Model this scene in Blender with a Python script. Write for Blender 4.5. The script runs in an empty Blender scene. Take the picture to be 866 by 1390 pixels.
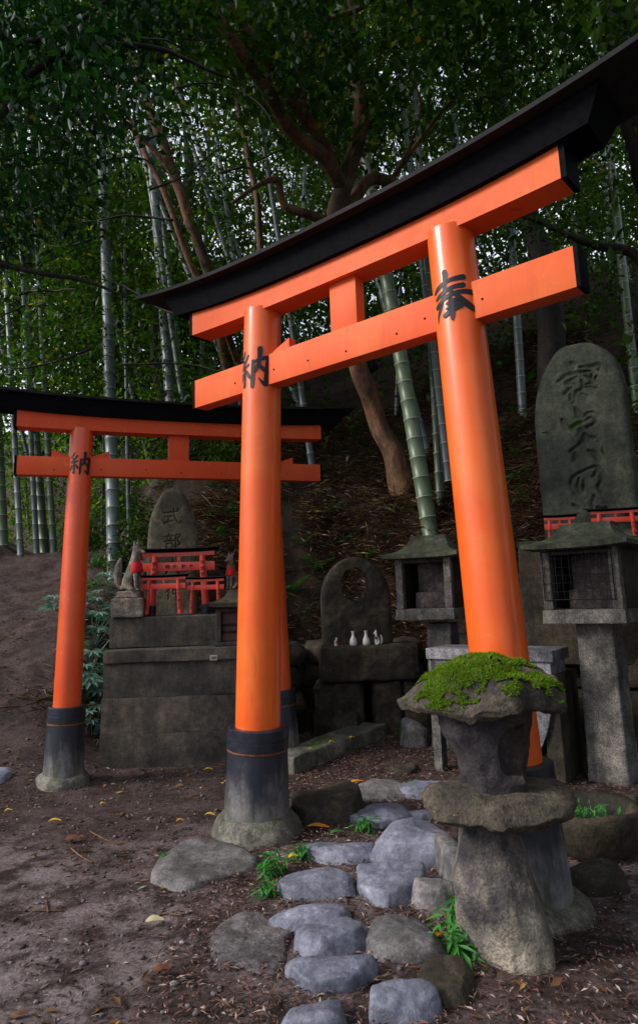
import bpy, bmesh, math, random
import numpy as np
from mathutils import Vector, Matrix, noise
R = math.radians
sc = bpy.context.scene
col = sc.collection
rng = np.random.default_rng(7)
random.seed(11)

# ---------------------------------------------------------------- camera, world, sun, exposure
FPX, PITCH, ROLL, EYE = 924.3, .1695, .0345, 1.4
cam_d = bpy.data.cameras.new('camera'); cam = bpy.data.objects.new('camera', cam_d); col.objects.link(cam)
cam_d.sensor_fit = 'VERTICAL'; cam_d.sensor_height = 36.0
cam_d.lens = FPX * 36.0 / 1390.0
cam_d.shift_y = -(695.0 - 650.0) / 1390.0
cam_d.clip_start = .05; cam_d.clip_end = 600
fwd = Vector((0, math.cos(PITCH), math.sin(PITCH))); up0 = Vector((0, -math.sin(PITCH), math.cos(PITCH))); rt0 = Vector((1, 0, 0))
rt = rt0 * math.cos(ROLL) - up0 * math.sin(ROLL)
up = rt0 * math.sin(ROLL) + up0 * math.cos(ROLL)
cam.matrix_world = Matrix(((rt.x, up.x, -fwd.x, 0), (rt.y, up.y, -fwd.y, 0), (rt.z, up.z, -fwd.z, EYE), (0, 0, 0, 1)))
sc.camera = cam

SUN_EL, SUN_AZ = R(33), R(-104)      # azimuth from +Y towards +X: behind the camera on the left
w = bpy.data.worlds.new('World'); sc.world = w; w.use_nodes = True
nt = w.node_tree; sky = nt.nodes.new('ShaderNodeTexSky'); sky.sky_type = 'NISHITA'; sky.sun_disc = False
sky.sun_elevation = SUN_EL; sky.sun_rotation = SUN_AZ; sky.air_density = 1.0; sky.dust_density = 2.0
bg = nt.nodes['Background']; bg.inputs[1].default_value = .062
_tc = nt.nodes.new('ShaderNodeTexCoord'); _n = nt.nodes.new('ShaderNodeTexNoise'); _n.inputs['Scale'].default_value = 2.2; _n.inputs['Detail'].default_value = 7
_r = nt.nodes.new('ShaderNodeMapRange'); _r.inputs['From Min'].default_value = .30; _r.inputs['From Max'].default_value = .56; _r.interpolation_type = 'SMOOTHSTEP'
_m = nt.nodes.new('ShaderNodeMix'); _m.data_type = 'RGBA'; _m.inputs[7].default_value = (15, 16.2, 19.0, 1)      # broken bright cloud over the blue
nt.links.new(_tc.outputs['Generated'], _n.inputs['Vector']); nt.links.new(_n.outputs['Fac'], _r.inputs['Value']); nt.links.new(_r.outputs[0], _m.inputs[0])
nt.links.new(sky.outputs[0], _m.inputs[6]); nt.links.new(_m.outputs[2], bg.inputs[0])
sun_d = bpy.data.lights.new('sun', 'SUN'); sun_d.energy = 3.1; sun_d.angle = R(20); sun_d.color = (1, .93, .87)
sun = bpy.data.objects.new('sun', sun_d); col.objects.link(sun)
sdir = Vector((math.sin(SUN_AZ) * math.cos(SUN_EL), math.cos(SUN_AZ) * math.cos(SUN_EL), math.sin(SUN_EL)))
sun.rotation_euler = sdir.to_track_quat('Z', 'Y').to_euler(); sun.location = (-6, -6, 9)
sc.view_settings.view_transform = 'Standard'; sc.view_settings.look = 'None'
sc.view_settings.exposure = 0.3; sc.view_settings.gamma = 1
sc.cycles.use_denoising = True
sc.cycles.max_bounces = 6; sc.cycles.diffuse_bounces = 2; sc.cycles.glossy_bounces = 2; sc.cycles.transmission_bounces = 3
sc.cycles.sample_clamp_indirect = 4

# ---------------------------------------------------------------- surveying helpers (photo pixel -> metres)
CP, SP, CR, SR = math.cos(PITCH), math.sin(PITCH), math.cos(ROLL), math.sin(ROLL)
def ray(u, v):
    a = u - 433; b = 650 - v
    X = (a * CR + b * SR) / FPX; Y = (-a * SR + b * CR) / FPX
    return Vector((X, CP - Y * SP, SP + Y * CP))
def G(u, v, z=0.):
    r = ray(u, v); t = (z - EYE) / r.z; return Vector((r.x * t, r.y * t, z))
def at(u, v, y):
    r = ray(u, v); t = y / r.y; return Vector((r.x * t, y, EYE + r.z * t))

# ---------------------------------------------------------------- object helpers
def tag(o, label=None, cat=None, group=None, kind=None):
    if label: o['label'] = label
    if cat: o['category'] = cat
    if group: o['group'] = group
    if kind: o['kind'] = kind
    return o
def thing(name, loc, label, cat, group=None):
    o = bpy.data.objects.new(name, None); col.objects.link(o); o.location = loc; o.empty_display_size = .1
    return tag(o, label, cat, group)
def wloc(o):
    p = Vector(o.location)
    while o.parent: o = o.parent; p = p + Vector(o.location)
    return p
class Geo:
    def __init__(s): s.v = []; s.f = []
    def add(s, v, f):
        n = len(s.v); s.v += [tuple(p) for p in v]; s.f += [tuple(i + n for i in q) for q in f]; return s
    def xf(s, M):
        s.v = [tuple(M @ Vector(p)) for p in s.v]; return s
def mesh_of(name, g, mat, smooth=True):
    me = bpy.data.meshes.new(name); me.from_pydata(g.v, [], g.f); me.materials.append(mat); me.update()
    if smooth: me.polygons.foreach_set('use_smooth', [True] * len(me.polygons))
    return me
def part(name, g, mat, parent=None, smooth=False, origin=None, auto=None):
    """g in world coordinates; it is stored relative to the parent's place (or its own origin)"""
    if parent is not None: o0 = wloc(parent)
    elif origin is not None: o0 = Vector(origin)
    else: o0 = Vector((0, 0, 0))
    g2 = Geo(); g2.f = g.f; g2.v = [(p[0] - o0.x, p[1] - o0.y, p[2] - o0.z) for p in g.v]
    me = mesh_of(name, g2, mat, smooth or auto is not None)
    if auto is not None: me.set_sharp_from_angle(angle=R(auto))
    o = bpy.data.objects.new(name, me); col.objects.link(o)
    if parent is not None: o.parent = parent
    else: o.location = o0
    return o
def box(cx, cy, cz, sx, sy, sz, bev=.006, rot=0., taper=1., wob=0.):
    """box standing on cz (bottom), size sx sy sz, bevelled, rotated about z, top scaled by taper"""
    bm = bmesh.new(); bmesh.ops.create_cube(bm, size=1)
    for vv in bm.verts:
        k = taper if vv.co.z > 0 else 1
        vv.co = Vector((vv.co.x * sx * k, vv.co.y * sy * k, (vv.co.z + .5) * sz))
    if bev > 0: bmesh.ops.bevel(bm, geom=list(bm.edges), offset=bev, segments=2, affect='EDGES', profile=.6)
    M = Matrix.Translation((cx, cy, cz)) @ Matrix.Rotation(rot, 4, 'Z')
    g = Geo(); bm.verts.ensure_lookup_table()
    g.v = [tuple(M @ vv.co) for vv in bm.verts]; g.f = [tuple(x.index for x in f.verts) for f in bm.faces]; bm.free()
    return g
def rough_block(cx, cy, cz, sx, sy, sz, rot=0., taper=1., amp=.012, freq=5., cut=9, bev=.03, seed=0):
    """a worn stone block: finely cut box, corners rounded, surface broken up by noise"""
    g = Geo(); n = cut; idx = {}
    def vert(p):
        k = tuple(round(c, 5) for c in p)
        if k not in idx: idx[k] = len(g.v); g.v.append(k)
        return idx[k]
    for ax in range(3):
        for s in (-1, 1):
            for i in range(n):
                for j in range(n):
                    q = []
                    for a, b in ((i, j), (i + 1, j), (i + 1, j + 1), (i, j + 1)):
                        p = [0, 0, 0]; p[ax] = s; p[(ax + 1) % 3] = -1 + 2 * a / n; p[(ax + 2) % 3] = -1 + 2 * b / n
                        q.append(vert(p))
                    g.f.append(tuple(q if s > 0 else q[::-1]))
    h = Vector((sx / 2, sy / 2, sz / 2)); M = Matrix.Translation((cx, cy, cz)) @ Matrix.Rotation(rot, 4, 'Z'); out = []
    for p in g.v:
        q = Vector((p[0] * h.x, p[1] * h.y, p[2] * h.z)); inner = Vector([max(-h[i] + bev, min(h[i] - bev, q[i])) for i in range(3)])
        d = q - inner
        if d.length > 1e-6: q = inner + d.normalized() * min(d.length, bev)
        k = 1 + (taper - 1) * (q.z / sz + .5); q.x *= k; q.y *= k
        nz = noise.noise_vector(q * freq + Vector((seed * 7.3, seed * 3.1, seed))) * amp + noise.noise_vector(q * freq * 3.7 + Vector((seed, 0, 5))) * amp * .4
        q += nz; q.z += sz / 2; out.append(tuple(M @ q))
    g.v = out; return g
def tube(pts, radii, seg=12, cap=True, closed=False):
    g = Geo(); pts = [Vector(p) for p in pts]; n = len(pts)
    if not hasattr(radii, '__len__'): radii = [radii] * n
    t0 = (pts[1] - pts[0]).normalized(); ref = Vector((0, 0, 1)) if abs(t0.z) < .9 else Vector((1, 0, 0))
    nrm = t0.cross(ref).normalized()
    for i, p in enumerate(pts):
        t = (pts[min(i + 1, n - 1)] - pts[max(i - 1, 0)]).normalized()
        nrm = (nrm - t * nrm.dot(t)).normalized(); b = t.cross(nrm)
        for k in range(seg):
            a = 2 * math.pi * k / seg; g.v.append(tuple(p + (nrm * math.cos(a) + b * math.sin(a)) * radii[i]))
    for i in range(n - 1):
        for k in range(seg):
            a = i * seg + k; b_ = i * seg + (k + 1) % seg; g.f.append((a, b_, b_ + seg, a + seg))
    if cap: g.f.append(tuple(range(seg))[::-1]); g.f.append(tuple(range((n - 1) * seg, n * seg)))
    return g
def smooth_path(pts, rad, per=6):
    """Catmull-Rom through (point, radius)"""
    P = [Vector(p) for p in pts]; P = [P[0] * 2 - P[1]] + P + [P[-1] * 2 - P[-2]]; rr = [rad[0]] + list(rad) + [rad[-1]]
    o, orr = [], []
    for i in range(1, len(P) - 2):
        for k in range(per):
            t = k / per
            o.append(.5 * ((2 * P[i]) + (P[i + 1] - P[i - 1]) * t + (2 * P[i - 1] - 5 * P[i] + 4 * P[i + 1] - P[i + 2]) * t * t + (3 * P[i] - P[i - 1] - 3 * P[i + 1] + P[i + 2]) * t ** 3))
            orr.append(rr[i] * (1 - t) + rr[i + 1] * t)
    o.append(P[-2]); orr.append(rr[-2]); return o, orr
def lathe(prof, c, seg=32, wob=0., seed=0, axis=None, fr=3.):
    """profile [(r,z)] turned about the vertical through c; optional unevenness"""
    g = Geo(); c = Vector(c)
    for (r, z) in prof:
        for k in range(seg):
            a = 2 * math.pi * k / seg; p = Vector((math.cos(a) * r, math.sin(a) * r, z))
            if wob: p += noise.noise_vector(p * fr + Vector((seed * 5, 0, 0))) * wob * min(1, r * 12)
            if axis is not None: p = p + axis * (z / axis.z if axis.z else 0) - Vector((0, 0, z)) * 0 - Vector((0, 0, z)) + Vector((0, 0, 0)) if False else p
            g.v.append(tuple(c + p))
    n = len(prof)
    for i in range(n - 1):
        for k in range(seg):
            a = i * seg + k; b = i * seg + (k + 1) % seg; g.f.append((a, b, b + seg, a + seg))
    g.f.append(tuple(range(seg))[::-1]); g.f.append(tuple(range((n - 1) * seg, n * seg)))
    return g
def stone(c, rx, ry, hz, rot=0., seed=0, flat=.55, amp=.07, sq=3., seg=60, rings=26, under=.3, tilt=(0, 0), lumps=1., facets=9):
    """field stone: uneven superellipse outline, domed or flat top, chipped surface"""
    g = Geo(); rs = random.Random(seed * 13 + 5); ph = [rs.uniform(0, 6.28) for _ in range(5)]; am = [rs.uniform(.3, 1) for _ in range(5)]
    def outline(t):
        r = (abs(math.cos(t)) ** sq + abs(math.sin(t)) ** sq) ** (-1 / sq)
        return r * (1 + lumps * (.06 * am[0] * math.cos(2 * t + ph[0]) + .07 * am[1] * math.cos(3 * t + ph[1]) + .035 * am[2] * math.cos(5 * t + ph[2]) + .015 * am[3] * math.cos(9 * t + ph[3])))
    M = Matrix.Translation(c) @ Matrix.Rotation(rot, 4, 'Z') @ Matrix.Rotation(tilt[0], 4, 'X') @ Matrix.Rotation(tilt[1], 4, 'Y')
    planes = []
    for i in range(facets):
        t = rs.uniform(0, 6.28); e = rs.uniform(-.1, .9); n_ = Vector((math.cos(t) * math.cos(e), math.sin(t) * math.cos(e), math.sin(e)))
        planes.append((n_, rs.uniform(.74, .93)))
    tt_ = rs.uniform(0, 6.28); planes.append((Vector((.10 * math.cos(tt_), .10 * math.sin(tt_), 1)).normalized(), rs.uniform(.48, .62) if flat < .56 and under < .5 else .86))
    rows = []
    for i in range(1, rings + 1):
        a = math.pi * i / (rings + 1); s = max(0, math.sin(a)) ** flat; z = math.cos(a)
        z = (abs(z) ** .8) * (1 if z > 0 else -under)
        rows.append((s, z))
    rows = [(0, 1)] + rows + [(0, -under)]
    for (s, z) in rows:
        for k in range(seg):
            t = 2 * math.pi * k / seg; o = outline(t) * s
            p = Vector((o * math.cos(t), o * math.sin(t), z))
            for (n_, dd) in planes:
                k_ = p.dot(n_) - dd
                if k_ > 0: p = p - n_ * k_ * (.72 if k_ > .03 else .72 * k_ / .03)
            p = Vector((p.x * rx, p.y * ry, p.z * hz))
            d = noise.noise_vector(p * (1.3 / max(rx, ry)) + Vector((seed * 3.7, seed, 1))) * amp * 1.2 * min(rx, ry) * 1.5
            d += noise.noise_vector(p * (5 / max(rx, ry)) + Vector((seed, 3, 1))) * amp * .35 * min(rx, ry)
            q = noise.noise(p * 16 + Vector((seed, 1, 1))); d += Vector((0, 0, 1)) * q * amp * .15 * min(rx, ry)
            g.v.append(tuple(M @ (p + d)))
    n = len(rows)
    for i in range(n - 1):
        for k in range(seg):
            a = i * seg + k; b = i * seg + (k + 1) % seg; g.f.append((a, a + seg, b + seg, b))
    return g
def np_mesh(name, V, F, mat, smooth=False):
    """V (n,3), F (m,k) arrays"""
    me = bpy.data.meshes.new(name); k = F.shape[1]
    me.vertices.add(len(V)); me.vertices.foreach_set('co', V.astype(np.float32).ravel())
    me.loops.add(F.size); me.loops.foreach_set('vertex_index', F.astype(np.int32).ravel())
    me.polygons.add(len(F)); me.polygons.foreach_set('loop_start', np.arange(0, F.size, k, dtype=np.int32))
    me.polygons.foreach_set('loop_total', np.full(len(F), k, dtype=np.int32))
    if smooth: me.polygons.foreach_set('use_smooth', np.ones(len(F), bool))
    me.update(calc_edges=True); me.materials.append(mat); me.validate(); return me
def leaf_arrays(P, L, W, droop=.0, flat=0., up=None):
    """folded leaves at points P; L, W arrays of length, width; flat: 1 = lying on the ground"""
    n = len(P); th = rng.uniform(0, 2 * np.pi, n)
    el = rng.normal(-droop, .55 * (1 - flat) + .12 * flat, n)
    d = np.stack([np.cos(th) * np.cos(el), np.sin(th) * np.cos(el), np.sin(el)], 1)
    r = rng.normal(0, 1, (n, 3)); r[:, 2] *= (1 - flat) * .5; s = np.cross(d, np.array([0, 0, 1.]) + r * .35)
    s /= np.linalg.norm(s, axis=1)[:, None] + 1e-9; nn = np.cross(s, d)
    L = np.asarray(L)[:, None]; W = np.asarray(W)[:, None]
    base = P; tip = P + d * L - nn * L * .12
    m = P + d * L * .45
    a = m + s * W * .5 + nn * W * .12; b = m - s * W * .5 + nn * W * .12
    V = np.stack([base, a, tip, b], 1).reshape(-1, 3); i = np.arange(n) * 4
    F = np.concatenate([np.stack([i, i + 1, i + 2], 1), np.stack([i, i + 2, i + 3], 1)])
    return V, F
def skin_geo(vs, es, rad, sub=2):
    me = bpy.data.meshes.new('tmp'); me.from_pydata(vs, es, []); o = bpy.data.objects.new('tmp', me); col.objects.link(o)
    md = o.modifiers.new('s', 'SKIN'); md.use_smooth_shade = True
    for i, r_ in enumerate(rad):
        me.skin_vertices[0].data[i].radius = (r_, r_) if not hasattr(r_, '__len__') else r_
    me.skin_vertices[0].data[0].use_root = True
    s_ = o.modifiers.new('u', 'SUBSURF'); s_.levels = sub; s_.render_levels = sub
    bpy.context.view_layer.update(); ev = o.evaluated_get(bpy.context.evaluated_depsgraph_get()); m2 = ev.to_mesh()
    g = Geo(); g.v = [tuple(v.co) for v in m2.vertices]; g.f = [tuple(p.vertices) for p in m2.polygons]
    ev.to_mesh_clear(); bpy.data.objects.remove(o); bpy.data.meshes.remove(me); return g
def glyph(ch, size, bold=.0):
    """flat outline of a character, centred, in the XZ plane facing -Y"""
    c = bpy.data.curves.new('t', 'FONT'); c.body = ch; c.size = size; c.offset = bold; c.align_x = 'CENTER'; c.align_y = 'CENTER'; c.extrude = .0012
    o = bpy.data.objects.new('t', c); col.objects.link(o); bpy.context.view_layer.update()
    ev = o.evaluated_get(bpy.context.evaluated_depsgraph_get()); m = ev.to_mesh(); g = Geo()
    g.v = [(v.co.x, -v.co.z, v.co.y) for v in m.vertices]; g.f = [tuple(p.vertices) for p in m.polygons]
    ev.to_mesh_clear(); bpy.data.objects.remove(o); bpy.data.curves.remove(c)
    xs = [p[0] for p in g.v]; zs = [p[2] for p in g.v]; mx, mz = (min(xs) + max(xs)) / 2, (min(zs) + max(zs)) / 2
    if len(ch) == 1: g.v = [(p[0] - mx, p[1], p[2] - mz) for p in g.v]
    return g

# ---------------------------------------------------------------- materials
def new_mat(name):
    m = bpy.data.materials.new(name); m.use_nodes = True; n = m.node_tree; return m, n.nodes, n.links, n.nodes['Principled BSDF']
def mixc(N, L, fac, a, b, mode='MIX'):
    x = N.new('ShaderNodeMix'); x.data_type = 'RGBA'; x.blend_type = mode
    for s, val in ((0, fac), (6, a), (7, b)):
        if hasattr(val, 'node'): L.new(val, x.inputs[s])
        elif s == 0: x.inputs[0].default_value = val
        else: x.inputs[s].default_value = (*val, 1)
    return x.outputs[2]
def noi(N, L, vec, scale, det=6, rough=.6, dist=0.):
    t = N.new('ShaderNodeTexNoise'); t.inputs['Scale'].default_value = scale; t.inputs['Detail'].default_value = det
    t.inputs['Roughness'].default_value = rough; t.inputs['Distortion'].default_value = dist
    if vec is not None: L.new(vec, t.inputs['Vector'])
    return t.outputs['Fac']
def ramp(N, L, x, lo, hi, smooth=True):
    m = N.new('ShaderNodeMapRange'); m.interpolation_type = 'SMOOTHSTEP' if smooth else 'LINEAR'
    m.inputs['From Min'].default_value = lo; m.inputs['From Max'].default_value = hi; L.new(x, m.inputs['Value']); return m.outputs[0]
def mth(N, L, op, a, b=0.):
    m = N.new('ShaderNodeMath'); m.operation = op
    for i, x in ((0, a), (1, b)):
        if hasattr(x, 'node'): L.new(x, m.inputs[i])
        else: m.inputs[i].default_value = x
    return m.outputs[0]
def coords(N, L, stretch=None):
    t = N.new('ShaderNodeTexCoord'); o = N.new('ShaderNodeObjectInfo'); a = N.new('ShaderNodeVectorMath'); a.operation = 'MULTIPLY_ADD'
    L.new(t.outputs['Object'], a.inputs[0]); a.inputs[1].default_value = stretch or (1, 1, 1)
    s = N.new('ShaderNodeVectorMath'); s.operation = 'SCALE'; s.inputs[0].default_value = (37, 19, 53); L.new(o.outputs['Random'], s.inputs['Scale'])
    L.new(s.outputs[0], a.inputs[2]); return a.outputs[0], t, o
def bump(N, L, P, h, strength=.4, dist=.01):
    b = N.new('ShaderNodeBump'); b.inputs['Strength'].default_value = strength; b.inputs['Distance'].default_value = dist
    L.new(h, b.inputs['Height']); L.new(b.outputs[0], P.inputs['Normal'])
MOSS = (.035, .075, .012)
def rock(name, c1, c2, scale=6., lichen=None, lich=.62, moss=0., mosscol=MOSS, rough=.8, bmp=.5, grain=90., vary=.25, speck=0., streak=None, dist=.012, spec=.35, stain=.5, runs=.35):
    m, N, L, P = new_mat(name); v, T, O = coords(N, L, streak)
    n1 = noi(N, L, v, scale, 8, .65, .3); n2 = noi(N, L, v, scale * 4.3, 6, .7); n3 = noi(N, L, v, grain, 3, .6)
    c = mixc(N, L, ramp(N, L, n1, .32, .68), c1, c2)
    dk = mixc(N, L, ramp(N, L, n2, .3, .7), (.62, .62, .64), (1.25, 1.22, 1.18)); c = mixc(N, L, 1., c, dk, 'MULTIPLY')
    n6 = noi(N, L, v, scale * .42, 7, .65, .6); st = mixc(N, L, ramp(N, L, n6, .38, .62), (1 - stain, 1 - stain * .95, 1 - stain * .9), (1.22, 1.2, 1.2)); c = mixc(N, L, 1., c, st, 'MULTIPLY')
    vs, _, _ = coords(N, L, (1, 1, .14)); n7 = noi(N, L, vs, scale * 2.2, 7, .7); c = mixc(N, L, 1., c, mixc(N, L, ramp(N, L, n7, .40, .66), (1, 1, 1), (1 - runs, 1 - runs, 1 - runs * .9)), 'MULTIPLY')
    gr = mixc(N, L, ramp(N, L, n3, .3, .7), (1 - .35 * (1 + speck),) * 3, (1 + .3 * (1 + speck),) * 3); c = mixc(N, L, 1., c, gr, 'MULTIPLY')
    if lichen:
        n4 = noi(N, L, v, scale * 2.1 + 1, 9, .75, .4); c = mixc(N, L, ramp(N, L, n4, lich, lich + .06), c, lichen)
    vr = mixc(N, L, O.outputs['Random'], (1 - vary,) * 3, (1 + vary, 1 + vary * .9, 1 + vary)); c = mixc(N, L, 1., c, vr, 'MULTIPLY')
    if moss > 0:
        g = N.new('ShaderNodeNewGeometry'); s = N.new('ShaderNodeSeparateXYZ'); L.new(g.outputs['Normal'], s.inputs[0])
        n5 = noi(N, L, v, scale * .9, 7, .7, .2)
        a = mth(N, L, 'ADD', mth(N, L, 'MULTIPLY', s.outputs[2], .25), n5)
        mf = ramp(N, L, a, 1.02 - moss * .6, 1.12 - moss * .6)
        mc = mixc(N, L, n3, mosscol, tuple(x * 1.9 for x in mosscol)); c = mixc(N, L, mf, c, mc)
    L.new(c, P.inputs['Base Color']); P.inputs['Roughness'].default_value = rough; P.inputs['Specular IOR Level'].default_value = spec
    h = mth(N, L, 'ADD', mth(N, L, 'MULTIPLY', n2, 1.), mth(N, L, 'MULTIPLY', n3, .35)); bump(N, L, P, h, bmp, dist)
    return m
def plain(name, c, rough=.5, metal=0., var=.2, scale=20., bmp=0., spec=.5, coat=0.):
    m, N, L, P = new_mat(name); v, T, O = coords(N, L)
    n = noi(N, L, v, scale, 5); k = mixc(N, L, ramp(N, L, n, .3, .7), tuple(x * (1 - var) for x in c), tuple(x * (1 + var) for x in c))
    L.new(k, P.inputs['Base Color']); P.inputs['Roughness'].default_value = rough; P.inputs['Metallic'].default_value = metal
    P.inputs['Specular IOR Level'].default_value = spec; P.inputs['Coat Weight'].default_value = coat
    if bmp: bump(N, L, P, n, bmp, .004)
    return m
def paint(name, c, chips=(.85, .32, .08), rough=.38, chip=.7, coat=.4, spec=.45):
    """vermilion paint: brushed grain, faded patches, chips and a few dark run marks"""
    m, N, L, P = new_mat(name); v, T, O = coords(N, L); v2, _, _ = coords(N, L, (1, 1, .12))
    n1 = noi(N, L, v, 2.2, 6, .6, .5); n2 = noi(N, L, v2, 30., 4, .6); n3 = noi(N, L, v, 12, 8, .7, 1.2); n4 = noi(N, L, v, 160, 2)
    k = mixc(N, L, ramp(N, L, n1, .35, .7), c, (min(1, c[0] * 1.04), c[1] * 1.5, c[2] * 2.2))
    k = mixc(N, L, mth(N, L, 'MULTIPLY', ramp(N, L, n2, .45, .8), .35), k, tuple(x * .72 for x in c))
    k = mixc(N, L, mth(N, L, 'MULTIPLY', ramp(N, L, n3, chip - .03, chip + .03), .4), k, chips)
    n5 = noi(N, L, v2, 14., 7, .7); k = mixc(N, L, mth(N, L, 'MULTIPLY', ramp(N, L, n5, .58, .74), .5), k, (.26, .05, .015))
    n6 = noi(N, L, v, 34, 6, .75, .6); k = mixc(N, L, mth(N, L, 'MULTIPLY', ramp(N, L, n6, .70, .73), .8), k, (.10, .04, .03))
    L.new(k, P.inputs['Base Color']); P.inputs['Specular IOR Level'].default_value = spec; P.inputs['Coat Weight'].default_value = coat; P.inputs['Coat Roughness'].default_value = .16
    L.new(ramp(N, L, n1, 0., 1.3), P.inputs['Roughness']); P.inputs['Roughness'].default_value = rough
    r = N.new('ShaderNodeMapRange'); r.inputs['To Min'].default_value = rough - .08; r.inputs['To Max'].default_value = rough + .12; L.new(n3, r.inputs['Value']); L.new(r.outputs[0], P.inputs['Roughness'])
    bump(N, L, P, mth(N, L, 'ADD', n2, mth(N, L, 'MULTIPLY', n4, .5)), .12, .003)
    return m
def leafmat(name, dark, light, odd=None, oddf=.0, trans=.3, rough=.38):
    m, N, L, P = new_mat(name); g = N.new('ShaderNodeNewGeometry'); rn = g.outputs['Random Per Island']
    c = mixc(N, L, rn, dark, light)
    if odd:
        x = mth(N, L, 'FRACT', mth(N, L, 'MULTIPLY', rn, 17.3)); c = mixc(N, L, mth(N, L, 'GREATER_THAN', x, 1 - oddf), c, odd)
    L.new(c, P.inputs['Base Color']); P.inputs['Roughness'].default_value = rough + .1; P.inputs['Specular IOR Level'].default_value = .20
    tr = N.new('ShaderNodeBsdfTranslucent'); k = mixc(N, L, 1., c, (2.2, 2.8, .7), 'MULTIPLY'); L.new(k, tr.inputs[0])
    mx = N.new('ShaderNodeMixShader'); mx.inputs[0].default_value = trans; L.new(P.outputs[0], mx.inputs[1]); L.new(tr.outputs[0], mx.inputs[2])
    L.new(mx.outputs[0], N['Material Output'].inputs[0]); return m

VERM = (.84, .112, .008)
m_verm = paint('vermilion_paint', VERM)
m_verm2 = paint('vermilion_paint_older', (.70, .07, .008), chip=.64)
m_vermb = paint('matt_vermilion_paint', (.76, .098, .014), rough=.6, chip=.66, coat=0., spec=.3)
m_vermb2 = paint('matt_vermilion_paint_older', (.62, .062, .010), rough=.6, chip=.64, coat=0., spec=.3)
m_red = paint('votive_red_paint', (.70, .045, .018), chip=.8)
m_black = plain('black_lacquer', (.004, .0043, .006), .65, 0, .4, 30, .15, .04)
m_blackwood = plain('weathered_black_board', (.012, .012, .013), .7, 0, .5, 14, .3, .3)
m_ink = plain('black_glossy_ink', (.010, .011, .018), .5, 0, .2, 60, 0, .35)
m_navy = plain('dark_blue_black_paint', (.014, .018, .035), .5, 0, .3, 30, .1)
m_granite = rock('pale_granite', (.30, .30, .31), (.19, .19, .20), 5, None, moss=.28, bmp=.25, grain=160, speck=1.2, vary=.1)
m_lantern = rock('weathered_granite', (.25, .235, .20), (.12, .11, .095), 5, (.30, .29, .27), .66, moss=.42, bmp=.5, grain=130, speck=.8, vary=.12)
m_lanternroof = rock('mossy_lantern_roof', (.15, .155, .10), (.09, .10, .055), 6, (.22, .24, .17), .62, moss=.42, mosscol=(.055, .07, .025), bmp=.5, vary=.1)
m_stele = rock('green_stained_stele', (.105, .115, .078), (.054, .062, .042), 3.2, (.15, .16, .14), .70, moss=.30, mosscol=(.03, .042, .018), bmp=.35, vary=.05, dist=.008)
m_stele2 = rock('olive_stele', (.24, .225, .15), (.15, .145, .095), 4, (.25, .24, .19), .68, moss=.2, bmp=.35, vary=.05, dist=.006)
m_carved = rock('weathered_lettering', (.035, .034, .026), (.02, .02, .015), 8, None, bmp=.4, vary=.02)
m_darkstone = rock('dark_mossy_stone', (.075, .06, .036), (.035, .030, .020), 5, (.10, .09, .06), .7, moss=.34, mosscol=(.025, .038, .012), bmp=.6, vary=.25)
m_concrete = rock('damp_dark_concrete', (.095, .080, .062), (.045, .040, .031), 3.5, (.13, .12, .10), .70, moss=.25, mosscol=(.03, .038, .018), bmp=.35, grain=110, vary=.05)
m_cobble = rock('blue_grey_cobble', (.215, .23, .29), (.12, .13, .17), 7, (.24, .25, .28), .70, moss=.10, rough=.62, bmp=.55, vary=.18, spec=.5, stain=.3, runs=0., speck=-.6)
m_cobble2 = rock('grey_brown_cobble', (.21, .20, .20), (.10, .095, .09), 8, (.27, .26, .26), .68, moss=.22, rough=.75, bmp=.6, vary=.15, stain=.35, runs=0., speck=-.4)
m_slab = rock('earthy_flat_slab', (.20, .18, .18), (.13, .115, .11), 9, (.26, .24, .24), .66, moss=.15, rough=.85, bmp=.7, vary=.1)
m_cairn = rock('ochre_field_stone', (.145, .12, .085), (.075, .062, .045), 6, (.24, .215, .16), .64, moss=.22, mosscol=(.05, .062, .015), bmp=.8, vary=.06, dist=.02)
m_cairnfoot = rock('pale_scarred_stone', (.36, .32, .25), (.055, .048, .052), 2.6, (.33, .30, .24), .66, moss=.16, mosscol=(.045, .06, .015), bmp=.8, vary=.03, dist=.02)
m_cairnbox = rock('purple_brown_stone', (.10, .085, .09), (.06, .045, .035), 4, (.14, .13, .10), .66, moss=.34, mosscol=(.05, .06, .02), bmp=.6, vary=.05, dist=.015)
m_base = rock('mossy_footing_stone', (.25, .235, .19), (.13, .125, .09), 6, (.21, .20, .17), .66, moss=.42, mosscol=(.055, .075, .012), bmp=.7, vary=.12)
m_moss = leafmat('bright_moss', (.042, .105, .004), (.19, .30, .012), (.20, .17, .03), .10, .25, .7)
m_mossbed = rock('moss_cushion', (.05, .10, .01), (.09, .15, .015), 14, None, bmp=1., vary=.05, dist=.02)
m_bark = rock('smooth_brown_bark', (.25, .13, .06), (.09, .05, .026), 5, (.20, .15, .10), .66, bmp=.5, grain=60, vary=.12, streak=(1, 1, .35))
m_barkdark = rock('dark_bark', (.04, .03, .024), (.02, .016, .013), 6, None, bmp=.5, grain=60, vary=.2, streak=(1, 1, .4))
m_white = plain('white_porcelain', (.74, .72, .68), .25, 0, .08, 40)
m_redcloth = plain('red_cloth', (.60, .012, .02), .8, 0, .2, 50, .3)
m_foxstone = rock('pale_fox_stone', (.32, .285, .225), (.18, .16, .12), 14, (.33, .31, .27), .62, moss=.15, bmp=.4, vary=.05)
m_wire = plain('black_wire', (.015, .015, .02), .45, .6, .2)
m_rust = plain('rusty_steel', (.22, .07, .03), .7, .3, .4, 60, .3)
m_tagm = plain('pale_plaque', (.42, .36, .28), .5)
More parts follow.
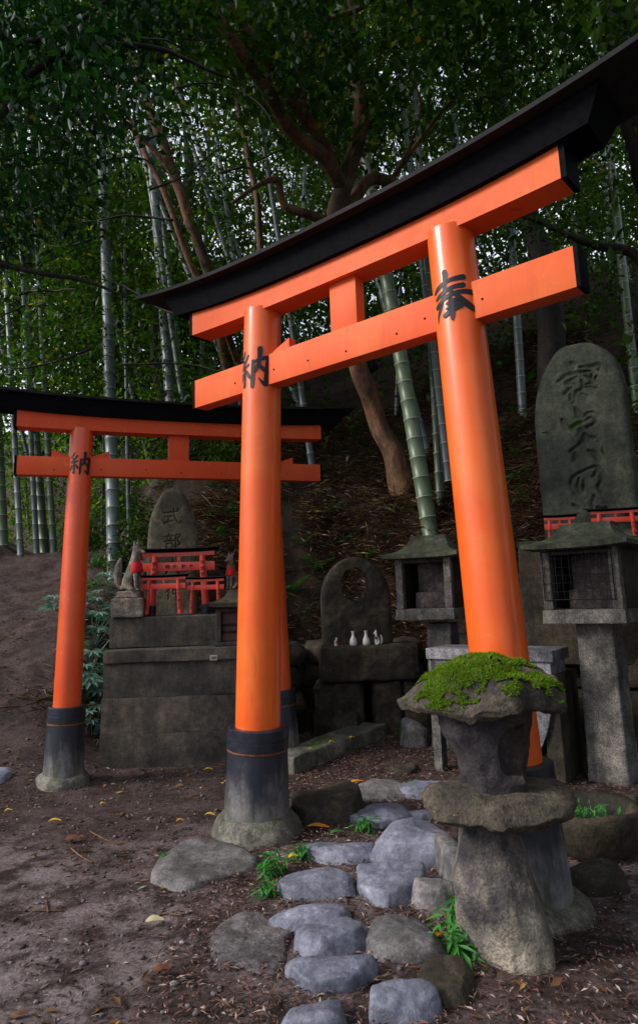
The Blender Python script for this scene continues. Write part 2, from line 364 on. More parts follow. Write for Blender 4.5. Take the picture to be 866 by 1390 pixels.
m_innerwood = rock('inner_tablet_stone', (.20, .16, .14), (.10, .08, .075), 9, None, bmp=.5, vary=.1)
m_door = plain('old_brown_wood', (.09, .035, .022), .7, 0, .3, 20, .4)
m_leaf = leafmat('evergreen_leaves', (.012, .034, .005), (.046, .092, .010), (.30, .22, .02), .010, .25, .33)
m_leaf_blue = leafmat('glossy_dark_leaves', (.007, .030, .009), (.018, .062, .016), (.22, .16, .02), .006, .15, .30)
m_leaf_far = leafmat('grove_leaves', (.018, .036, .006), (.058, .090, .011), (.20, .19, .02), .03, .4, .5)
m_leaf_sunny = leafmat('sunlit_yellow_green_leaves', (.035, .09, .010), (.11, .19, .016), (.34, .30, .04), .06, .5, .5)  # light from behind the undergrowth is put into this brighter leaf colour
m_fern = leafmat('fern_leaves', (.02, .065, .02), (.035, .10, .03), None, 0, .2, .35)
m_fatsia = leafmat('glossy_palmate_leaves', (.06, .14, .10), (.14, .24, .19), None, 0, .1, .22)
m_sprout = leafmat('fresh_sprout_leaves', (.03, .14, .03), (.07, .24, .05), None, 0, .25, .35)
m_litter = leafmat('dry_litter', (.05, .022, .018), (.21, .12, .10), (.42, .32, .27), .10, .05, .8)
m_straw = leafmat('dry_straw', (.035, .017, .009), (.20, .12, .07), (.40, .28, .18), .10, .05, .8)
m_litter2 = leafmat('path_debris', (.05, .032, .026), (.15, .11, .095), (.30, .26, .22), .10, .0, .85)
m_yellow = leafmat('yellow_leaf', (.55, .36, .02), (.62, .42, .05), None, 0, .2, .5)
m_orangeleaf = leafmat('orange_leaf', (.60, .22, .01), (.65, .28, .02), None, 0, .2, .5)
m_paleleaf = leafmat('pale_dry_leaf', (.50, .45, .30), (.55, .5, .3), None, 0, .2, .6)
m_brownleaf = leafmat('brown_leaf', (.12, .045, .02), (.15, .06, .03), None, 0, .1, .7)

def bamboo_mat(name, c1, c2):
    m, N, L, P = new_mat(name); v, T, O = coords(N, L, (1, 1, .3)); s = N.new('ShaderNodeSeparateXYZ'); L.new(T.outputs['Object'], s.inputs[0])
    ph = mth(N, L, 'FRACT', mth(N, L, 'DIVIDE', s.outputs[2], .28))
    ring = mth(N, L, 'LESS_THAN', ph, .055); below = mth(N, L, 'GREATER_THAN', ph, .93)
    n = noi(N, L, v, 5, 6, .7); c = mixc(N, L, ramp(N, L, n, .3, .7), c1, c2)
    vr = mixc(N, L, O.outputs['Random'], (.7, .7, .7), (1.3, 1.25, 1.2)); c = mixc(N, L, 1., c, vr, 'MULTIPLY')
    c = mixc(N, L, mth(N, L, 'MULTIPLY', below, .6), c, tuple(x * .45 for x in c1)); c = mixc(N, L, mth(N, L, 'MULTIPLY', ring, .8), c, (.34, .36, .30))
    L.new(c, P.inputs['Base Color']); P.inputs['Roughness'].default_value = .42; P.inputs['Specular IOR Level'].default_value = .55; return m
m_bamboo = bamboo_mat('bamboo_skin', (.05, .085, .042), (.085, .12, .07))
m_bamboo_grey = bamboo_mat('old_grey_bamboo_skin', (.058, .082, .085), (.105, .135, .135))

# weathered sleeve of the torii feet: black paint worn to grey concrete towards the ground
def sleeve_mat(name):
    m, N, L, P = new_mat(name); v, T, O = coords(N, L, (1, 1, .10)); v1, _, _ = coords(N, L)
    s = N.new('ShaderNodeSeparateXYZ'); L.new(T.outputs['Object'], s.inputs[0])
    n1 = noi(N, L, v, 16, 7, .7); n2 = noi(N, L, v1, 9, 8, .7); n3 = noi(N, L, v1, 90, 3)
    a = mth(N, L, 'ADD', mth(N, L, 'ADD', s.outputs[2], mth(N, L, 'MULTIPLY', n1, .62)), mth(N, L, 'MULTIPLY', n2, .30))
    f = ramp(N, L, a, .50, .86)
    grey = mixc(N, L, ramp(N, L, n2, .3, .7), (.235, .22, .215), (.11, .105, .105)); green = mixc(N, L, ramp(N, L, n1, .45, .7), grey, (.09, .10, .05))
    c = mixc(N, L, f, green, (.016, .019, .030))
    g = mixc(N, L, n3, (.7, .7, .7), (1.3, 1.3, 1.3)); c = mixc(N, L, 1., c, g, 'MULTIPLY')
    L.new(c, P.inputs['Base Color']); r = N.new('ShaderNodeMapRange'); r.inputs['To Min'].default_value = .8; r.inputs['To Max'].default_value = .42; L.new(f, r.inputs['Value']); L.new(r.outputs[0], P.inputs['Roughness'])
    bump(N, L, P, mth(N, L, 'ADD', n2, mth(N, L, 'MULTIPLY', n3, .4)), .35, .008); return m
m_sleeve = sleeve_mat('worn_black_sleeve')
m_sleeve_black = plain('black_painted_sleeve', (.014, .016, .024), .4, 0, .5, 20, .25)

# ---------------------------------------------------------------- ground
def ip(x, xs, ys): return np.interp(x, xs, ys)
def sst(x, a, b): t = np.clip((x - a) / (b - a), 0, 1); return t * t * (3 - 2 * t)
def zt(x, y):
    x = np.asarray(x, float); y = np.asarray(y, float)
    foot = ip(x, [-14, -6, -4, -2.9, -2.2, -1.6, -.6, .3, 1.2, 2.2, 3.2, 4.5, 7, 12], [22, 15, 11.6, 9.2, 7.7, 7.45, 7.6, 7.95, 7.7, 7.0, 6.5, 5.4, 3.2, 0])  # at right the hill curls toward the camera, out of view, to darken that side
    d = (y - foot) * .93
    H = ip(d, [0, .25, 1.0, 1.9, 5.5, 11, 20, 60], [0, .45, 1.35, 2.55, 5.7, 9.0, 12.5, 22])
    P = sst(x, -1.75, -2.7) * ip(y, [5.3, 6.5, 9, 11.5, 13, 15, 22, 80], [0, .34, 1.25, 2.15, 2.38, 2.2, 1.2, 0])
    side = ip(-x, [5.5, 8, 14], [0, 1.2, 3.5]) * sst(y, -4, 5) * (1 - sst(y, 12, 18))
    return np.maximum(H, P) + side
def fbm(x, y, s, o=4, seed=0):
    return noise.fractal(Vector((x * s, y * s, seed * 9.1)), .9, 2.1, o)
def ground_z(x, y):
    z = float(zt(x, y)); k = min(1, max(0, z * 1.2)) 
    k2 = k * (1 if x > -2.3 else .35)
    return z + fbm(x, y, .55, 3) * (.02 + .16 * k) + fbm(x, y, 3.2, 4, 3) * (.007 + .05 * k2)
def axis_lines(a, b, lo, hi, fine, grow=1.09):
    mid = list(np.arange(lo, hi, fine)); s = fine; x = hi; r_ = [hi]
    while x < b: s *= grow; x += s; r_.append(x)
    s = fine; x = lo; l_ = []
    while x > a: s *= grow; x -= s; l_.append(x)
    return np.array(l_[::-1] + mid + r_)
gx = axis_lines(-160, 160, -3.0, 3.2, .045); gy = axis_lines(-60, 220, 2.2, 9.0, .045)
GX, GY = np.meshgrid(gx, gy); V = np.zeros((GX.size, 3)); V[:, 0] = GX.ravel(); V[:, 1] = GY.ravel()
V[:, 2] = [ground_z(a, b) for a, b in zip(V[:, 0], V[:, 1])]
nx, ny = len(gx), len(gy); I, J = np.meshgrid(np.arange(nx - 1), np.arange(ny - 1)); i0 = (J * nx + I).ravel()
def soil():
    m, N, L, P = new_mat('forest_soil'); T = N.new('ShaderNodeTexCoord'); v = T.outputs['Object']
    s0_ = N.new('ShaderNodeSeparateXYZ'); L.new(v, s0_.inputs[0]); near = ramp(N, L, s0_.outputs[1], 5.2, 3.6)
    n0 = noi(N, L, v, .9, 6, .6, .3); n1 = noi(N, L, v, 4.5, 8, .7); n2 = noi(N, L, v, 55, 6, .75); n3 = noi(N, L, v, 190, 3, .6)
    c = mixc(N, L, ramp(N, L, n1, .34, .66), (.026, .016, .013), (.085, .058, .053))
    c = mixc(N, L, mth(N, L, 'MULTIPLY', mth(N, L, 'MULTIPLY', ramp(N, L, n0, .42, .58), near), ramp(N, L, n1, .38, .60)), c, (.205, .168, .170))
    k = mixc(N, L, ramp(N, L, n2, .3, .72), (.5, .48, .47), (1.5, 1.45, 1.45)); c = mixc(N, L, 1., c, k, 'MULTIPLY')
    vo = N.new('ShaderNodeTexVoronoi'); vo.inputs['Scale'].default_value = 55; L.new(v, vo.inputs['Vector'])
    c = mixc(N, L, mth(N, L, 'MULTIPLY', ramp(N, L, vo.outputs['Distance'], .22, .12), ramp(N, L, n3, .5, .62)), c, (.26, .23, .23))
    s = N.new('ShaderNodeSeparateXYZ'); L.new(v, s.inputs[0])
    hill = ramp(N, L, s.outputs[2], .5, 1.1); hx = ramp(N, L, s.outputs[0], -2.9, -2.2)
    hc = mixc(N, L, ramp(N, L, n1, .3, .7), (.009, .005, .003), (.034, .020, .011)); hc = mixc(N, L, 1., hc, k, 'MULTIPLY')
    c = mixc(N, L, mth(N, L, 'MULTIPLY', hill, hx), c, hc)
    L.new(c, P.inputs['Base Color']); P.inputs['Roughness'].default_value = .9; P.inputs['Specular IOR Level'].default_value = .25
    bump(N, L, P, mth(N, L, 'ADD', n1, mth(N, L, 'ADD', mth(N, L, 'MULTIPLY', n2, .55), mth(N, L, 'MULTIPLY', n3, .16))), .75, .03); return m
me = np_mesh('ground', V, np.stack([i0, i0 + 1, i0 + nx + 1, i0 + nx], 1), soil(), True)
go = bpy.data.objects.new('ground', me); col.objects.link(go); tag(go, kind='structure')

# ---------------------------------------------------------------- brush lettering
K_HO = [  # 奉
 [(.30, .00, .10), (.31, .08, .12), (.29, .22, .09), (.25, .42, .09), (.14, .68, .10), (.05, .84, .06), (.02, .97, .02)],
 [(.01, .36, .06), (.12, .29, .10), (.35, .21, .08), (.66, .17, .12)],
 [(.04, .50, .06), (.16, .44, .09), (.4, .36, .08), (.64, .33, .11)],
 [(.02, .66, .08), (.12, .60, .08), (.34, .50, .08), (.6, .46, .09), (.96, .49, .12)],
 [(.36, .40, .06), (.52, .56, .10), (.68, .72, .13), (.80, .80, .12), (.99, .79, .02)],
 [(.28, .66, .06), (.40, .62, .07), (.52, .59, .06)],
 [(.20, .88, .09), (.36, .81, .08), (.58, .72, .09)],
 [(.26, .76, .04), (.42, .70, .06), (.54, .66, .05)],
 [(.37, .58, .10), (.37, .75, .11), (.36, .90, .09), (.35, 1.0, .03)]]
K_NO = [  # 納
 [(.25, .02, .06), (.20, .12, .08), (.10, .22, .06), (.24, .27, .05)],
 [(.38, .14, .07), (.28, .28, .07), (.10, .44, .08), (.24, .43, .06), (.40, .38, .07)],
 [(.26, .44, .07), (.25, .70, .09), (.25, .92, .07), (.17, .86, .03)],
 [(.14, .56, .06), (.09, .70, .08), (.03, .80, .03)],
 [(.34, .54, .05), (.40, .66, .08), (.43, .72, .05)],
 [(.54, .30, .07), (.54, .5, .08), (.53, .8, .09), (.52, .97, .07)],
 [(.54, .33, .05), (.70, .30, .07), (.93, .25, .09), (.92, .5, .11), (.90, .8, .12), (.88, .92, .12), (.78, .86, .06), (.70, .76, .02)],
 [(.73, .00, .12), (.73, .12, .11), (.71, .34, .09), (.66, .48, .08), (.56, .60, .05)],
 [(.70, .40, .05), (.78, .50, .08), (.86, .57, .09)]]
def resamp(st, per=5):
    P = [Vector((a, b, 0)) for a, b, _ in st]; o, r_ = smooth_path(P, [c for _, _, c in st], per); return o, r_
def ribbon(st, per=5):
    pts, wd = resamp(st, per); g = Geo(); n = len(pts)
    # rounded ends
    L_, R_ = [], []
    for i, p in enumerate(pts):
        t = (pts[min(i + 1, n - 1)] - pts[max(i - 1, 0)]); t = t.normalized() if t.length else Vector((1, 0, 0)); q = Vector((-t.y, t.x, 0))
        L_.append(p + q * wd[i] / 2); R_.append(p - q * wd[i] / 2)
    t0 = (pts[0] - pts[1]).normalized(); t1 = (pts[-1] - pts[-2]).normalized()
    g.v = [tuple(x) for x in L_] + [tuple(x) for x in R_]; g.f = [(i, i + 1, n + i + 1, n + i) for i in range(n - 1)]
    for (p, t, wv, a, b) in ((pts[0], t0, wd[0], 0, n), (pts[-1], t1, wd[-1], n - 1, 2 * n - 1)):
        q = Vector((-t.y, t.x, 0)); k = len(g.v)
        g.v += [tuple(p + t * wv * .34 + q * wv * .26), tuple(p + t * wv * .34 - q * wv * .26)]
        A, B = (a, b) if (L_[0 if a == 0 else -1] - Vector(g.v[k])).length < (L_[0 if a == 0 else -1] - Vector(g.v[k + 1])).length else (b, a)
        g.f.append((A, B, k + 1, k))
    return g
def brush_on_pillar(K, axis_pt, rad_at, zc, heading, size, wk=1.0, squeeze=1.):
    """letter wrapped round a pillar; heading: angle from -Y towards +X; axis_pt(z) -> centre; rad_at(z)"""
    out = Geo()
    for si, st in enumerate(K):
        g = ribbon([(a, b, c * wk) for a, b, c in st])
        v = []
        for p in g.v:
            z = zc + (.5 - p[1]) * size; r_ = rad_at(z) + .0012 + .0007 * si; c = axis_pt(z)
            th = heading + (p[0] - .5) * size * squeeze / r_
            v.append((c[0] + math.sin(th) * r_, c[1] - math.cos(th) * r_, z))
        out.add(v, g.f)
    return out
def text_on_pillar(txt, axis_pt, rad_at, ztop, heading, size, step):
    out = Geo()
    for i, ch in enumerate(txt):
        g = glyph(ch, size, size * .02); zc = ztop - i * step; v = []
        for p in g.v:
            z = zc + p[2]; r_ = rad_at(z) + .0008 - p[1] * .5; c = axis_pt(z); th = heading + p[0] / r_
            v.append((c[0] + math.sin(th) * r_, c[1] - math.cos(th) * r_, z))
        out.add(v, g.f)
    return out

# ---------------------------------------------------------------- torii
def sect_sweep(sfun, profs, ss, F):
    """sweep a (n,z) section along s; profs(s)-> [(n,z)...]; F(s,n,z)->world"""
    g = Geo(); k = None
    for s in ss:
        pr = profs(s); k = len(pr)
        for (n, z) in pr: g.v.append(tuple(F(sfun(s, n, z), n, z)))
    m = len(ss)
    for i in range(m - 1):
        for j in range(k):
            a = i * k + j; b = i * k + (j + 1) % k; g.f.append((a, a + k, b + k, b))
    g.f.append(tuple(range(k))); g.f.append(tuple(range((m - 1) * k, m * k))[::-1]); return g
def _ball(c, r_, n=8):
    v = []; f_ = []
    for i in range(n + 1):
        for k in range(n):
            a = math.pi * i / n; b = 2 * math.pi * k / n; v.append((c[0] + r_ * math.sin(a) * math.cos(b), c[1] + r_ * math.sin(a) * math.sin(b), c[2] + r_ * math.cos(a)))
    for i in range(n):
        for k in range(n): a = i * n + k; b = i * n + (k + 1) % n; f_.append((a, a + n, b + n, b))
    return v, f_
hb_ = lambda z, h_: h_(z)
def torii(c, a, zb, ht, k, label, group, sb, st, rad, nl, zsl, shim, kas, mat, big=True, chars=True, sleeve=None, name='torii_gate', zbase=(0, 0), extra=None, wedges=None):
    """c centre (x,y); a heading of the beam; zb ground height; ht dict of heights above it; k size"""
    ca, sa = math.cos(a), math.sin(a)
    root = thing(name, (c[0], c[1], zb), label, 'torii gate', group)
    F = lambda s, n, z: Vector((c[0] + ca * s + sa * n, c[1] + sa * s - ca * n, z))
    z0, z1, zs = ht['n0'], ht['n1'], ht['s0']
    half = lambda z: sb + (st - sb) * (z - zb) / (zs - zb)
    # pillars
    for sgn in (-1, 1):
        pz = [zb + .02, (zb + zs) / 2, zs + .04 * k]
        ax = lambda z, s=sgn: F(s * half(z), 0, z)
        rf = lambda z: rad * (1 - .12 * max(0, z - zb - zsl) / (zs - zb - zsl))
        n = 14; zz = [zb + .02 + (zs + .03 * k - zb - .02) * i / n for i in range(n + 1)]
        pl = part('pillar', tube([ax(z) for z in zz], [rf(z) for z in zz], 40 if big else 20), mat, root, smooth=False, auto=40)
        if chars:
            K, hd, sz, zc = chars[0 if sgn < 0 else 1]
            if K is not None: part('painted_character', brush_on_pillar(K, ax, rf, zc, hd, sz, 1.2 if K is K_NO else 1.0), m_ink, pl)
        if extra: extra(sgn, pl, ax, rf)
        # sleeve
        if zsl > .05:
            q = lambda t: zb + t * zsl
            rs = rad * 1.36
            if big:
                body = tube([ax(q(t)) for t in (.0, .3, .6, .80)], [rs * 1.06, rs * 1.03, rs * .99, rs * .965], 40)
                sl = part('sleeve', body, sleeve or m_sleeve, root, auto=40)
                cg = tube([ax(q(t)) for t in (.797, .80, .888, .891)], [rs * .985, rs * 1.0, rs * .997, rs * .985], 56)
                part('sleeve_band', cg, m_sleeve_black, root, auto=16)
                cg = tube([ax(q(t)) for t in (.892, .895, .990, 1.0)], [rs * .975, rs * .992, rs * .985, rs * .93], 56)
                part('sleeve_collar', cg, m_sleeve_black, root, auto=16)
                cg = tube([ax(q(t)) for t in (.775, .782, .793, .797)], [rs * .975, rs * .992, rs * .992, rs * .98], 40)
                part('rust_ring', cg, m_rust if sleeve is None else m_sleeve_black, root, auto=16)
            else:
                part('sleeve', tube([ax(q(t)) for t in (0, 1)], [rad * 1.25, rad * 1.18], 20), m_navy, root, auto=40)
        if big:
            b = ax(zb); rr = rad * 2.0
            g = lathe([(rr * .9, -.12), (rr * 1.0, -.02), (rr * 1.0, .04), (rr * .93, .085), (rr * .80, .118), (rr * .6, .132), (rr * .3, .13)], (b.x, b.y, zb + zbase[0 if sgn < 0 else 1]), 48, .035, sgn + 3 + int(k * 10), fr=5.)
            part('footing_stone', g, m_base, root, smooth=True)
    bmat = {m_verm: m_vermb, m_verm2: m_vermb2}.get(mat, mat)
    # nuki (tie beam)
    tb = .055 * k
    def bar(s0, s1, n, za, zb_, curve=0., m_=mat, nm='tie_beam', bev=.004 * k):
        g = box(0, 0, 0, s1 - s0, 2 * n, zb_ - za, bev)
        M = Matrix.Translation(F((s0 + s1) / 2, 0, za)) @ Matrix.Rotation(a, 4, 'Z'); g.xf(M)
        return part(nm, g, m_, root, auto=30)
    bar(-nl, nl, tb, z0, z1, 0, bmat)
    for sgn in (-1, 1): bar(sgn * nl if sgn > 0 else -nl - .022 * k, sgn * nl + .022 * k if sgn > 0 else -nl, tb + .003 * k, z0 - .003 * k, z1 + .003 * k, 0, m_black, 'beam_end_cap', .002)
    if big:
        for s_n in (-hb_(z0, half) - .20, -hb_(z0, half) + .17, -.28, .02, .38, hb_(z0, half) - .18, hb_(z0, half) + .16):
            zz_ = z0 + (.045 + .05 * (abs(math.sin(s_n * 9)))) * k; q = _ball((0, 0, 0), .006 * k, 6); g = Geo(); g.add([F(s_n, tb + .001, zz_) + Vector(p) for p in q[0]], q[1]); part('nail', g, m_black, root)
    # wedges
    if big:
        for sgn in (-1, 1):
            for side in (-1, 1):
                if wedges and (sgn, side) not in wedges: continue
                hp = half(z1); s_in = sgn * hp + side * rad * .8; s_out = s_in + side * .165 * k
                g = Geo(); v = []
                for n in (-.03 * k, .03 * k):
                    v += [F(s_in, n, z1 + .001), F(s_out, n, z1 + .001), F(s_out, n, z1 + .075 * k), F(s_in, n, z1 + .012 * k)]
                g.add(v, [(0, 1, 2, 3), (7, 6, 5, 4), (0, 4, 5, 1), (1, 5, 6, 2), (2, 6, 7, 3), (3, 7, 4, 0)]); part('wedge', g, bmat, root)
    # strut (gakuzuka)
    sw = .10 * k * (1 if big else .9)
    bar(-sw, sw, tb * .75, z1 + .001, zs + .012 * k, 0, bmat, 'centre_strut')
    # shimaki
    sl_, sh_, sr_ = shim   # half length, height at the middle, rise at the ends
    cv = lambda s: sr_ * (abs(s) / sl_) ** 2.6
    ss = [(-1 + 2 * i / 40) * sl_ for i in range(41)]
    nb = .085 * k
    def bevel_end(s, n, z): return s
    g = sect_sweep(bevel_end, lambda s: [(nb, zs + cv(s) * .45), (nb, zs + sh_ + cv(s)), (-nb, zs + sh_ + cv(s)), (-nb, zs + cv(s) * .45)], ss, F); part('upper_beam', g, bmat, root, auto=30)
    for sgn in (-1, 1):
        e = [sgn * sl_, sgn * (sl_ + .028 * k)]; e.sort(); nn = nb + .003 * k
        part('beam_end_cap', sect_sweep(bevel_end, lambda s: [(nn, zs + cv(sl_) * .45 - .003), (nn, zs + sh_ + cv(sl_) + .002), (-nn, zs + sh_ + cv(sl_) + .002), (-nn, zs + cv(sl_) * .45 - .003)], e, F), m_black, root)
    # kasagi: lacquered beam then overhanging roof board
    kl, kh, bl, dep = kas     # beam half length, beam height, board half length, depth
    zk = zs + sh_ + .001
    cv2 = lambda s: sr_ * (abs(s) / sl_) ** 2.6
    slant = lambda s, n, z: s + (math.copysign(1, s) * (.55 * (z - (zk + cv2(s)))) * max(0, abs(s) / kl) ** 10)
    n1_, n2_ = nb + .035 * k, nb + .075 * k
    ss = [(-1 + 2 * i / 44) * kl for i in range(45)]
    g = sect_sweep(slant, lambda s: [(n1_, zk + cv2(s)), (n2_, zk + cv2(s) + kh), (-n2_, zk + cv2(s) + kh), (-n1_, zk + cv2(s))], ss, F); part('lintel', g, m_black, root, auto=30)
    ss = [(-1 + 2 * i / 50) * bl for i in range(51)]; t_ = .022 * k
    g = sect_sweep(bevel_end, lambda s: [(dep, zk + cv2(s) + kh + .001), (dep + .006 * k, zk + cv2(s) + kh + t_), (0, zk + cv2(s) + kh + t_ + .05 * k), (-dep - .006 * k, zk + cv2(s) + kh + t_), (-dep, zk + cv2(s) + kh + .001)], ss, F)
    part('roof_board', g, m_blackwood, root, auto=25)
    return root, F, half

A1 = -.71
ROOT1, F1, H1 = torii((.2054, 3.8794), A1, 0., dict(n0=2.757, n1=2.962, s0=3.27), 1.0,
    'large vermilion torii spanning the stone path, nearest the camera, with black lintel', 'large torii gates over the paths', .8665, .722, .1405, 1.375, .615,
    (1.365, .135, .06), (1.52, .15, 1.86, .23), m_verm,
    chars=[(K_NO, R(-27), .262, 2.87), (K_HO, R(-13), .275, 2.895)], zbase=(-.02, -.06), wedges=((-1, 1),))
A2 = .3301
ROOT2, F2, H2 = torii((-1.2436, 5.943), A2, 0., dict(n0=2.460, n1=2.618, s0=2.845), .882,
    'smaller vermilion torii farther back, left of the large gate, weathered beams', 'large torii gates over the paths', .892, .815, .1075, 1.315, .60,
    (1.325, .118, .035), (1.50, .13, 1.66, .18), m_verm2,
    chars=[(K_NO, R(17), .19, 2.555), (K_HO, R(12), .19, 2.555)], zbase=(-.03, -.03))

# ---------------------------------------------------------------- carved steles
def seg_dist(px, pz, st, per=4):
    """vectorised: depth of groove from strokes [(x,z,w)...] in metres"""
    dep = np.zeros_like(px)
    for s in st:
        P = [Vector((a, b, 0)) for a, b, _ in s]; o, w_ = smooth_path(P, [c for _, _, c in s], per) if len(P) > 1 else (P, [s[0][2]])
        for i in range(len(o) - 1):
            ax, az, bx, bz = o[i].x, o[i].y, o[i + 1].x, o[i + 1].y; dx, dz = bx - ax, bz - az; L2 = dx * dx + dz * dz + 1e-12
            t = np.clip(((px - ax) * dx + (pz - az) * dz) / L2, 0, 1); wv = w_[i] + (w_[i + 1] - w_[i]) * t
            d = np.hypot(px - ax - dx * t, pz - az - dz * t); dep = np.maximum(dep, np.clip(1 - d / (wv / 2), 0, 1) ** .6)
    return dep
def stele(name, root, c, a, w_, h, th, outline, mat, strokes, depth, step, amp, hole=None):
    """upright slab; outline(t in 0..1 height)-> (left,right) half width factors; front carved as a height field"""
    ca, sa = math.cos(a), math.sin(a); ny_ = int(h / step); nx_ = int(w_ / step)
    S, T = np.meshgrid(np.linspace(-1, 1, nx_ + 1), np.linspace(0, 1, ny_ + 1))
    tt = 1 - (1 - T) ** 1.0
    lw = np.vectorize(lambda t: outline(t)[0])(T) * w_ / 2; rw = np.vectorize(lambda t: outline(t)[1])(T) * w_ / 2
    x = np.where(S < 0, S * lw, S * rw); z = T * h
    dep = seg_dist(x, z, strokes) * depth
    edge = 1 - np.abs(S) ** 8; edge = np.clip(np.minimum(edge, 1 - T ** 26), 0, 1) ** .5
    nfr = np.array([noise.fractal(Vector((float(p), float(q), 3.3)) * 2.4, .8, 2.2, 5) for p, q in zip(x.ravel(), z.ravel())]).reshape(x.shape)
    y = th / 2 * (.25 + .75 * edge) + nfr * amp - dep
    nb = np.array([noise.noise(Vector((float(p), float(q), 9.3)) * 3) for p, q in zip(x.ravel(), z.ravel())]).reshape(x.shape)
    yb = -th / 2 * (.25 + .75 * edge) + nb * amp
    def W(x, n, z): return np.stack([c[0] + ca * x + sa * n, c[1] + sa * x - ca * n, c[2] + z], -1).reshape(-1, 3)
    V = np.concatenate([W(x, y, z), W(x, yb, z)]); m, n = x.shape; g = Geo(); g.v = [tuple(p) for p in V]; o = m * n; F = []
    inside = lambda i, j: False
    if hole:
        hx, hz, hr, hr2 = hole
        cxm = (x[:-1, :-1] + x[1:, 1:]) / 2; czm = (z[:-1, :-1] + z[1:, 1:]) / 2; hm = ((cxm - hx) / hr) ** 2 + ((czm - hz) / hr2) ** 2 < 1
        inside = lambda i, j: 0 <= i < m - 1 and 0 <= j < n - 1 and hm[i, j]
    for i in range(m - 1):
        for j in range(n - 1):
            p = i * n + j
            if inside(i, j):
                if not inside(i - 1, j): F.append((p, p + 1, o + p + 1, o + p))
                if not inside(i + 1, j): F.append((p + n + 1, p + n, o + p + n, o + p + n + 1))
                if not inside(i, j - 1): F.append((p + n, p, o + p, o + p + n))
                if not inside(i, j + 1): F.append((p + 1, p + n + 1, o + p + n + 1, o + p + 1))
                continue
            F.append((p, p + 1, p + n + 1, p + n)); F.append((o + p, o + p + n, o + p + n + 1, o + p + 1))
    for i in range(m - 1):
        p = i * n; F.append((p, p + n, o + p + n, o + p)); p = i * n + n - 1; F.append((p, o + p, o + p + n, p + n))
    for j in range(n - 1):
        p = j; F.append((p, o + p, o + p + 1, p + 1)); p = (m - 1) * n + j; F.append((p, p + 1, o + p + 1, o + p))
    g.f = F; return part(name, g, mat, root, smooth=False, auto=50)

def plane_hit(u, v, c, a, n):
    r_ = ray(u, v); Nn = Vector((math.sin(a), -math.cos(a), 0)); P0 = Vector((c[0], c[1], 0)) + Nn * n; o = Vector((0, 0, EYE))
    t = (P0 - o).dot(Nn) / r_.dot(Nn); P = o + r_ * t; return (P - P0).dot(Vector((math.cos(a), math.sin(a), 0))), P.z
# big stele, right
BA = -.62
bc = at(793, 850, 6.35); 
BS = (bc.x, bc.y)
zoomst = [[(318, 222, 10), (335, 235, 26), (338, 256, 14)], [(372, 250, 12), (420, 246, 16), (485, 236, 22), (480, 266, 8)],
 [(243, 338, 10), (290, 305, 24), (340, 286, 22), (430, 272, 8)], [(356, 300, 10), (296, 348, 22), (332, 354, 14), (286, 408, 18)],
 [(326, 372, 14), (322, 405, 16), (318, 444, 14)], [(380, 328, 12), (386, 376, 16), (350, 402, 18), (334, 462, 16)],
 [(402, 300, 8), (462, 334, 14), (412, 352, 10)], [(398, 372, 12), (432, 366, 14), (472, 374, 10)], [(384, 408, 16), (410, 424, 12)], [(440, 290, 10), (438, 350, 14), (470, 300, 8)],
 [(344, 492, 8), (366, 530, 30), (384, 552, 20), (428, 520, 12), (470, 536, 24), (468, 580, 22), (414, 606, 10)], [(312, 608, 8), (366, 590, 20), (436, 548, 10)],
 [(268, 560, 12), (290, 606, 26), (318, 624, 8)], [(400, 644, 12), (404, 680, 36), (372, 712, 22), (318, 746, 14)], [(424, 664, 14), (456, 670, 16)],
 [(344, 762, 18), (344, 800, 24)], [(422, 744, 10), (458, 760, 20), (484, 800, 24)],
 [(340, 1002, 8), (324, 960, 16), (332, 904, 16), (398, 862, 10), (462, 838, 14), (476, 858, 20), (452, 898, 14)], [(368, 908, 10), (362, 960, 14), (390, 990, 16), (396, 922, 10)],
 [(484, 872, 10), (500, 920, 18), (480, 960, 16), (500, 998, 10)], [(336, 1064, 12), (362, 1084, 20)], [(456, 1012, 12), (448, 1050, 18), (446, 1094, 12)], [(472, 1084, 14), (524, 1086, 12)]]
bzb = 1.15
def z2m(p):
    s, z = plane_hit(700 + p[0] / 4.343, 440 + p[1] / 4.343, BS, BA, .13); return (s, z - bzb, p[2] / 4.343 * 7.2 / FPX * 1.5)
bst = [[z2m(p) for p in s] for s in zoomst]
l_, _z = plane_hit(727, 620, BS, BA, .1); r_, _z = plane_hit(859, 620, BS, BA, .1); _s, ztop = plane_hit(800, 459, BS, BA, .1)
BW = r_ - l_; boff = (r_ + l_) / 2
BSC = (BS[0] + math.cos(BA) * boff, BS[1] + math.sin(BA) * boff)
bst = [[(x - boff, z, w_) for (x, z, w_) in s] for s in bst]
BH = ztop - bzb
def out_big(t):
    k = max(0, (t - .70) / .30); kr = max(0, (t - .76) / .24)
    return (max(.02, max(0, 1 - k ** 2.1) ** .55) * (1 - .015 * math.sin(t * 9)), max(.02, max(0, 1 - kr ** 2.6) ** .5) * (1 + .02 * math.sin(t * 7)))
print('BIG', BSC, BW, BH, ztop)
big = thing('stone_stele', (BSC[0], BSC[1], bzb), 'tall round-topped green stained stone monument with large carved cursive characters, at the right', 'stone stele')
stele('carved_slab', big, (BSC[0], BSC[1], bzb), BA, BW, BH, .24, out_big, m_stele, bst, .028, .010, .016)
part('plinth', rough_block(BSC[0], BSC[1], .55, BW * 1.25, .75, .62, BA, .96, .02, 4, 14, .04, 3), m_darkstone, big)
part('lower_plinth', rough_block(BSC[0] + .05, BSC[1] + .02, -.1, BW * 1.5, 1.0, .64, BA, .96, .03, 4, 14, .04, 4), m_darkstone, big)

